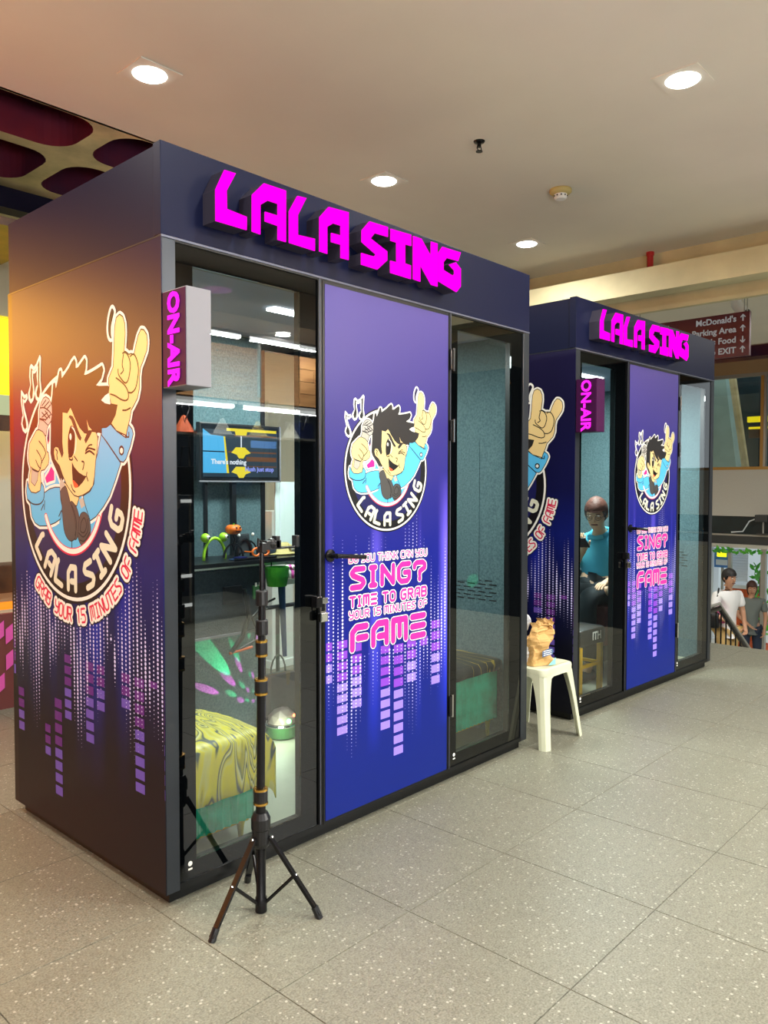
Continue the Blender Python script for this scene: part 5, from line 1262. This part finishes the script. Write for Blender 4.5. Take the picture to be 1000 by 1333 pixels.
# woman seated in the far booth, facing left, looking down at a phone
def PB(x, y, z): return Vector((x, y, z))
wo = empty('person', L2(1.2, .48, .585), A2, 'seated woman in a turquoise polo shirt holding a phone in the far booth', 'person')
O = Vector((1.2, .48, .585))
def rel(x, y, z): return tuple(Vector((x, y, z))-O)
s = Sk()
pel = s.n(rel(1.23, .48, .68), (.135, .125))
ch = s.n(rel(1.215, .48, .86), (.12, .105), pel); ch2 = s.n(rel(1.20, .48, 1.01), (.13, .10), ch); nk = s.n(rel(1.175, .48, 1.09), .06, ch2)
FD, UD = (-.90, -.30, -.36), (-.30, -.1, .95)
head_nodes(s, nk, rel(1.15, .475, 1.135), rel(1.085, .462, 1.245), FD, UD, .98)
# near arm resting forward along the lap; far arm raised with the phone
e = s.chain(ch2, [(rel(1.225, .335, 1.02), .052), (rel(1.29, .29, .86), .043)]); w1_ = s.chain(e, [(rel(1.12, .27, .80), .036), (rel(.92, .27, .765), .027)])
hand(s, w1_, rel(.92, .27, .765), (-1, 0, -.12), (0, 1, 0), (0, 0, -1), .25)
e = s.chain(ch2, [(rel(1.20, .63, 1.01), .052), (rel(1.11, .66, .85), .042)]); w2_ = s.chain(e, [(rel(.99, .55, .93), .034), (rel(.90, .45, 1.0), .026)])
hand(s, w2_, rel(.90, .45, 1.0), (-.8, -.2, .5), (.1, 1, .3), (.4, 0, .9), .7)
k = s.chain(pel, [(rel(1.10, .39, .66), .085), (rel(.80, .36, .66), .062)]); s.chain(k, [(rel(.80, .36, .42), .05), (rel(.82, .36, .16), .036), (rel(.76, .36, .10), .034)])
k = s.chain(pel, [(rel(1.10, .56, .66), .085), (rel(.80, .58, .68), .062)]); s.chain(k, [(rel(.86, .44, .69), .05), (rel(.98, .29, .69), .036), (rel(.95, .255, .70), .03)])
skin_obj('body', s.v, s.e, 'skin_tone', wo, 2, 0)
s = Sk()
pel = s.n(rel(1.235, .48, .64), (.175, .17)); ch = s.n(rel(1.22, .48, .84), (.155, .145), pel); ch2 = s.n(rel(1.205, .48, 1.01), (.150, .13), ch); s.n(rel(1.175, .478, 1.11), .085, ch2)
s.chain(ch2, [(rel(1.225, .335, 1.02), .066), (rel(1.265, .305, .925), .06)]); s.chain(ch2, [(rel(1.20, .63, 1.01), .066), (rel(1.155, .645, .93), .058)])
skin_obj('polo_shirt', s.v, s.e, 'teal_shirt', wo, 2)
MB().tube([rel(1.12, .42, 1.075), rel(1.10, .48, 1.06), rel(1.12, .54, 1.075), rel(1.22, .55, 1.12), rel(1.24, .48, 1.13), rel(1.22, .41, 1.12), rel(1.12, .42, 1.075)], .017, 'teal_shirt', 8).obj('collar', wo, smooth=True)
s = Sk()
pel = s.n(rel(1.235, .48, .66), (.15, .145))
k = s.chain(pel, [(rel(1.10, .39, .66), .10), (rel(.79, .36, .66), .075)]); s.chain(k, [(rel(.80, .36, .42), .062), (rel(.82, .36, .17), .05)])
k = s.chain(pel, [(rel(1.10, .56, .66), .10), (rel(.79, .58, .68), .075)]); s.chain(k, [(rel(.86, .45, .69), .062), (rel(.965, .31, .69), .05)])
skin_obj('trousers', s.v, s.e, 'dark_cloth', wo, 2)
for c_, d_ in ((rel(.78, .36, .09), 0), (rel(.955, .235, .70), 1)):
    shm = MB().lathe([(.001, -.13), (.032, -.12), (.044, -.05), (.040, .03), (.046, .07), (.03, .10), (.001, .105)], (0, 0, 0), 'bin_white' if d_ else 'dark_cloth', 16, 'x', 1, .85)
    so_ = shm.obj('shoe', wo, smooth=True); so_.location = c_; so_.rotation_euler = (0, 0, R(20 if d_ else 0))
head_parts(wo, rel(1.085, .462, 1.245), FD, UD, 'skin_tone', 'hair_auburn', .98, 'short', False)
gl_ = Vector(rel(1.085, .462, 1.245)); f_ = Vector(FD).normalized(); u_ = Vector(UD); u_ = (u_-f_*u_.dot(f_)).normalized(); s_ = f_.cross(u_)
gm = MB()
for sd in (-1, 1):
    cc_ = gl_+f_*.108+u_*.010+s_*sd*.032
    gm.tube([cc_+(s_*math.cos(a*PI/6)*.022+u_*math.sin(a*PI/6)*.017) for a in range(13)], .0022, 'black_plastic', 6)
    gm.tube([cc_+s_*sd*.022, gl_+s_*sd*.085+u_*.012], .0022, 'black_plastic', 6)
gm.obj('glasses', wo)
MB().ball(tuple(gl_+f_*.105-u_*.042), .045, 'pale_panel', 14, (.9, .9, .8)).obj('face_mask', wo, smooth=True) if False else None
ph = empty('mobile_phone', L2(.80, .41, 1.045), A2+R(0), 'black mobile phone in the hand of the seated woman', 'phone')
o = MB().bbox(-.075, .075, -.038, .038, -.006, .006, 'black_plastic', .004).obj('phone_body', ph); o.rotation_euler = (0, R(28), R(15))
# maroon bench she sits on, yellow stool with a black padded top
mb_ = empty('bench_seat', L2(.78, .30, FZ), A2, 'maroon upholstered bench with black base in the far booth', 'bench')
MB().bbox(.12, .82, -.02, .5, .24, .525, 'maroon', .02).obj('cushion', mb_, smooth=True, angle=40)
MB().bbox(.14, .80, .0, .48, .12, .24, 'vinyl_black', .01).obj('base', mb_)
for x in (.17, .77):
    for y in (.03, .45): MB().tube([(x, y, 0), (x, y, .12)], .015, 'black_plastic', 8).obj('leg', mb_)
ys = empty('padded_stool', L2(.46, .27, FZ), A2, 'yellow framed stool with black padded top in the far booth', 'stool')
MB().bbox(-.16, .17, -.15, .15, .335, .455, 'vinyl_black', .035).obj('padded_top', ys, smooth=True, angle=50)
for x in (-.13, .135):
    for y in (-.12, .12): MB().bbox(x-.016, x+.016, y-.016, y+.016, 0, .335, 'yellow_paint', .003).obj('leg', ys)
for x, y, lx, ly in ((0, -.12, .12, .008), (0, .12, .12, .008), (-.13, 0, .008, .11), (.135, 0, .008, .11)):
    MB().box(x-lx, x+lx, y-ly, y+ly, .19, .21, 'yellow_paint').obj('stretcher', ys)
put_mesh(text_mesh('ITH', .075, 'ink_white', .002), 'lettering', ys, Matrix.Translation((-.02, -.1515, .375)) @ MY)

# people on the stairs and at the entrance
def stander(root, hgt, face, skinm, hairm, shirt, pants, pose, hair, label):
    t = empty('person', root, 0, label, 'person'); k = hgt/1.7
    F_ = Vector(face).normalized(); S_ = F_.cross(Vector((0, 0, 1)))
    def p(a, f, z): return tuple((S_*a+F_*f)*k+Vector((0, 0, z*k)))
    lean = pose.get('lean', 0)
    def body(fat, parts):
        s = Sk()
        tk = .8 if 'head' in parts else 1.0
        pel = s.n(p(0, 0, .93), ((.13*tk+fat)*k, (.10*tk+fat)*k))
        if 'legs' in parts:
            for sd in (-1, 1):
                st_ = pose.get('step', .05)*sd
                s.chain(pel, [(p(sd*.09, .0, .86), (.085+fat)*k), (p(sd*.10, .04+st_*.6, .50), (.055+fat)*k), (p(sd*.10, st_, .09 if 'feet' in parts else .12), (.038+fat)*k)]+([(p(sd*.10, st_+.11, .04), .032*k)] if 'feet' in parts else []))
        if 'torso' in parts:
            if 'head' not in parts: s.n(p(0, 0, .80), ((.15+fat)*k, (.115+fat)*k), pel)
            c1_ = s.n(p(0, lean*.5, 1.14), ((.125*tk+fat)*k, (.095*tk+fat)*k), pel); c2_ = s.n(p(0, lean, 1.34), ((.135*tk+fat)*k, (.095*tk+fat)*k), c1_)
            nk_ = s.n(p(0, lean, 1.42), (.06+fat)*k, c2_)
            for sd, el, wr in ((-1, pose['eL'], pose['wL']), (1, pose['eR'], pose['wR'])):
                sh_ = s.n(p(sd*.175, lean, 1.36), (.052+fat)*k, c2_)
                if 'arms' in parts:
                    w_ = s.chain(sh_, [(p(*el), .038*k), (p(*wr), .026*k)])
                    dd = Vector(p(*wr))-Vector(p(*el)); hand(s, w_, p(*wr), dd, F_, -S_*sd, .45, k)
                else:
                    a_ = Vector(p(sd*.175, lean, 1.36)).lerp(Vector(p(*el)), .75); s.n(tuple(a_), (.045+fat)*k, sh_)
            if 'head' in parts:
                head_nodes(s, nk_, p(0, lean+.01, 1.48), p(0, lean+.03, 1.59), (F_.x, F_.y, pose.get('nod', -.1)), (0, 0, 1), k)
        return s
    s = body(0, ('legs', 'feet', 'torso', 'arms', 'head')); skin_obj('body', s.v, s.e, skinm, t, 2)
    s = body(.02, ('torso',)); skin_obj('shirt', s.v, s.e, shirt, t, 2)
    s = body(.016, ('legs',)); skin_obj('trousers', s.v, s.e, pants, t, 2)
    for sd in (-1, 1):
        st_ = pose.get('step', .05)*sd
        c_ = Vector(p(sd*.10, st_+.06, .04)); sh = MB().ball(tuple(c_), .05*k, 'black_plastic', 12, (1.1, 1.1, .75)).ball(tuple(c_+F_*.09*k), .045*k, 'black_plastic', 12, (1.2, 1.2, .7)); sh.obj('shoe', t, smooth=True)
    head_parts(t, p(0, lean+.03, 1.59), (F_.x, F_.y, pose.get('nod', -.1)), (0, 0, 1), skinm, hairm, k, hair)
    return t, p
wm, p_ = stander((12.0, 1.86, -1.7), 1.6, (-.9, -.35, 0), 'skin_tan', 'hair_brown', 'grey_shirt', 'navy_jeans',
     dict(eL=(-.23, -.02, 1.10), wL=(-.20, .08, .88), eR=(.23, .02, 1.12), wR=(.06, .20, .98), nod=-.35), 'long', 'woman in a grey t-shirt and dark jeans walking in through the entrance')
mn, p_ = stander((9.35, 1.34, -1.34), 1.68, (-.5, -.86, 0), 'skin_tan', 'hair_black', 'white_shirt', 'tan_trousers',
     dict(eL=(-.24, .02, 1.12), wL=(-.12, .2, .95), eR=(.25, .04, 1.12), wR=(.22, .25, 1.05), nod=-.15, step=.12), 'short', 'man in a white shirt and tan trousers on the stairs by the railing')
tag(MB().bbox(9.02, 9.14, 1.34, 1.56, -.42, -.2, 'vinyl_black', .05).tube([(9.1, 1.45, -.2), (9.15, 1.4, .0), (9.2, 1.4, .1)], .012, 'vinyl_black', 6).obj('shoulder_bag', smooth=True), 'black shoulder bag carried by the man on the stairs', 'bag')
tag(MB().tube([(9.12, 1.36, -.14), (9.15, 1.33, -.34)], .03, 'pink_cloth', 12, r2=.06).obj('pink_jacket', smooth=True), 'pink cloth held by the man on the stairs', 'cloth')

# railing and mall light behind the near booth, seen through its back glass
rr_ = empty('balcony_railing', (.7, 1.75, 0), 0, 'grey metal railing behind the near booth', 'railing')
for z in (.64, .12): MB().tube([(0, 0, z), (2.6, 0, z)], .014, 'post_grey', 8).obj('rail', rr_)
for k in range(18): MB().tube([(.05+k*.15, 0, .0), (.05+k*.15, 0, .64)], .007 if k % 4 else .014, 'post_grey', 8).obj('baluster', rr_)
for x, w_, mt, lab in ((2.05, .26, 'mauve', 'mauve square pillar behind the balcony railing'), (2.52, .22, 'pale_panel', 'pale green square pillar behind the balcony railing')):
    tag(MB().bbox(x, x+w_, 2.5, 2.75, 0, 1.2 if mt == 'mauve' else 1.25, mt, .004).bbox(x-.02, x+w_+.02, 2.48, 2.77, .0, .06, mt, .004).obj('display_plinth'), lab, 'pillar')
bb = empty('black_tote_bag', (1.72, 1.42, 0), 0, 'black handbag hanging on the railing behind the near booth', 'bag')
MB().bbox(-.1, .12, 0, .1, 0, .28, 'vinyl_black', .03).obj('bag_body', bb, smooth=True, angle=50)
MB().tube([(-.06+.06*(1-math.cos(a*PI/8)), .05, .27+.12*math.sin(a*PI/8)) for a in range(9)], .006, 'vinyl_black', 6).obj('handle', bb)
dfl = empty('stage_light', (-3, 0, 0)); bpy.data.objects.remove(dfl)
mallw = MB().box(1.6, 4.2, 5.2, 5.3, 0, 2.6, 'pale_panel')
tag(mallw.obj('mall_partition'), 'pale partition in the mall far behind the near booth', 'partition')

# ------------------------------------------------------------------ accessories shop across the walkway (mirrored in the booth glass)
YS = -4.62
fa = empty('shop_fascia', (2.4, YS, 2.38), 0, 'knotty pine plank fascia of the accessories shop across the walkway', 'fascia')
random.seed(4)
for k in range(4):
    x = 0
    while x < 2.6:
        w_ = min(2.62-x, random.uniform(.7, 1.4))
        MB().bbox(x, x+w_-.004, 0, .02, k*.145, k*.145+.14, 'plank_wood', .002).obj('plank', fa); x += w_
MB().box(0, 2.62, -.12, -.005, 0, .585, 'brown_wood').obj('backing', fa)
def tube_light(x, y, z, L_, lab, e=22):
    t = empty('tube_light', (x, y, z), 0, lab, 'tube light', 'tube lights of the accessories shop')
    MB().box(0, L_, -.02, .02, .02, .05, 'white_shirt').obj('batten', t); MB().tube([(.03, 0, 0), (L_-.03, 0, 0)], .02, 'tube_white', 10).obj('tube', t)
    MB().box(0, .03, -.02, .02, -.02, .02, 'black_plastic').box(L_-.03, L_, -.02, .02, -.02, .02, 'black_plastic').obj('end_cap', t)
    l = bpy.data.lights.new('tube_glow', 'AREA'); l.shape = 'RECTANGLE'; l.size = L_-.1; l.size_y = .03; l.energy = e; l.color = (.97, 1, .97)
    o = bpy.data.objects.new('tube_glow', l); COL.objects.link(o); o.parent = t; o.location = (L_/2, 0, -.025)
for k, nm in enumerate(('left', 'right')):
    tube_light(2.45+k*1.3, YS+.22, 3.02, 1.25, 'upper %s white tube light above the pine plank fascia' % nm, 260)
    tube_light(2.45+k*1.3, YS+.10, 2.30, 1.25, 'lower %s white tube light under the pine plank fascia' % nm, 60)
    tube_light(2.45+k*1.3, YS-.9, 2.9, 1.25, '%s white tube light deep inside the accessories shop' % nm, 40)
rail = empty('hanging_rail', (2.4, YS+.06, 2.34), 0, 'metal hanging rail with hooks under the pine fascia', 'rail')
MB().tube([(0, 0, 0), (2.6, 0, 0)], .012, 'chrome', 8).obj('bar', rail)
for k in range(12): MB().tube([(.1+k*.2, 0, .01), (.16+k*.2, -.02, -.1), (.1+k*.2, -.02, -.24), (.05+k*.2, 0, -.1), (.1+k*.2, 0, .01)], .006, 'black_satin', 6).obj('hook', rail)
for x in (.75, 1.6): MB().bbox(x, x+.05, .02, .04, .08, .66, 'alu', .004).obj('bracket', rail)
for k in range(5):
    t = MB().lathe([(.11, 0), (.02, .17), (.001, .18)], (2.65+k*.48, YS-.02, 1.996), ('cone_white', 'hat_orange', 'cone_white', 'straw', 'cone_white')[k], 20).lathe([(.16, -.004), (.16, 0)], (2.65+k*.48, YS-.02, 1.996), ('cone_white', 'hat_orange', 'cone_white', 'straw', 'cone_white')[k], 20)
    tag(t.obj('party_hat'), ('white cone hat nearest the left end', 'orange cone hat', 'white cone hat in the middle', 'straw coloured cone hat', 'white cone hat nearest the right end')[k]+' of the shop rail across the walkway', 'hat')
ws = MB().box(2.4, 4.98, YS-.13, YS+.12, 1.97, 1.995, 'alu')
ws.v and tag(ws.obj('hat_shelf'), 'metal shelf carrying cone hats across the walkway', 'shelf')
gd = empty('goods_rack', (2.40, YS-.15, 0), 0, 'open rack with white lit shelf edges across the walkway', 'shelf')
for z in (.20, .51, .90, 1.3): MB().bbox(0, .90, -.42, 0, z-.02, z, 'alu', .003).box(0, .9, .0, .006, z-.028, z+.006, 'tube_white').obj('shelf_board', gd)
for x in (0, .88): MB().box(x, x+.02, -.4, -.38, 0, 2, 'alu').box(x, x+.02, -.02, 0, 0, 2, 'alu').obj('upright', gd)
for i in range(26):
    z = (.20, .51, .90, 1.3)[i % 4]; x = 2.45+(i//4)*.125; c_ = random.choice(['goods_blue', 'hat_orange', 'cone_white', 'leaf', 'stripe_pink', 'vinyl_black', 'straw', 'poster_blue'])
    b_ = empty('toy_box', (x, YS-.15-random.uniform(.14, .25), z), random.uniform(-.2, .2), '%s boxed accessory, %s along the %s shelf of the lit rack' % (dict(goods_blue='dark blue', hat_orange='orange', cone_white='white', leaf='green', stripe_pink='pink', vinyl_black='black', straw='straw coloured', poster_blue='light blue')[c_], ('first', 'second', 'third', 'fourth', 'fifth', 'sixth', 'seventh')[i//4], ('lowest', 'second', 'third', 'top')[i % 4]), 'box', 'boxed accessories on the lit rack')
    hh = random.uniform(.07, .17); MB().bbox(-.045, .045, -.04, .04, 0, hh, c_, .006).obj('carton', b_); MB().box(-.03, .03, .04, .041, hh*.3, hh*.7, 'ink_white').obj('label', b_)
for k in range(7):
    x = 2.45+k*.36; c_ = ('stripe_pink', 'goods_blue', 'vinyl_black', 'dark_cloth', 'goods_blue', 'vinyl_black', 'dark_cloth')[k]
    b_ = empty('hanging_bag', (x, YS-.05, 1.35+.1*(k % 2)), 0, '%s bag, %s from the left on the shop front across the walkway' % (('pink', 'dark blue', 'black', 'grey', 'dark blue', 'black', 'grey')[k], ('first', 'second', 'third', 'fourth', 'fifth', 'sixth', 'seventh')[k]), 'bag', 'bags hanging on the shop front')
    MB().bbox(-.11, .11, -.05, .05, 0, .3, c_, .03).obj('bag_body', b_, smooth=True, angle=50); MB().tube([(-.07, 0, .29), (-.04, 0, .5), (.04, 0, .5), (.07, 0, .29)], .008, c_, 6).obj('handle', b_)
rs = empty('round_speaker', (2.95, YS+.0, 1.28), 0, 'round grey ring speaker on the shop front across the walkway', 'speaker')
MB().lathe([(.10, .0), (.105, .03), (.085, .06), (.07, .03), (.001, .02)], (0, 0, 0), 'box_grey', 28, 'y').obj('ring', rs, smooth=True)
dcol = MB().box(4.55, 5.0, YS-.4, YS-.1, 0, 2.2, 'header_navy')
tag(dcol.obj('shop_column'), 'dark column at the right end of the shop across the walkway', 'column')
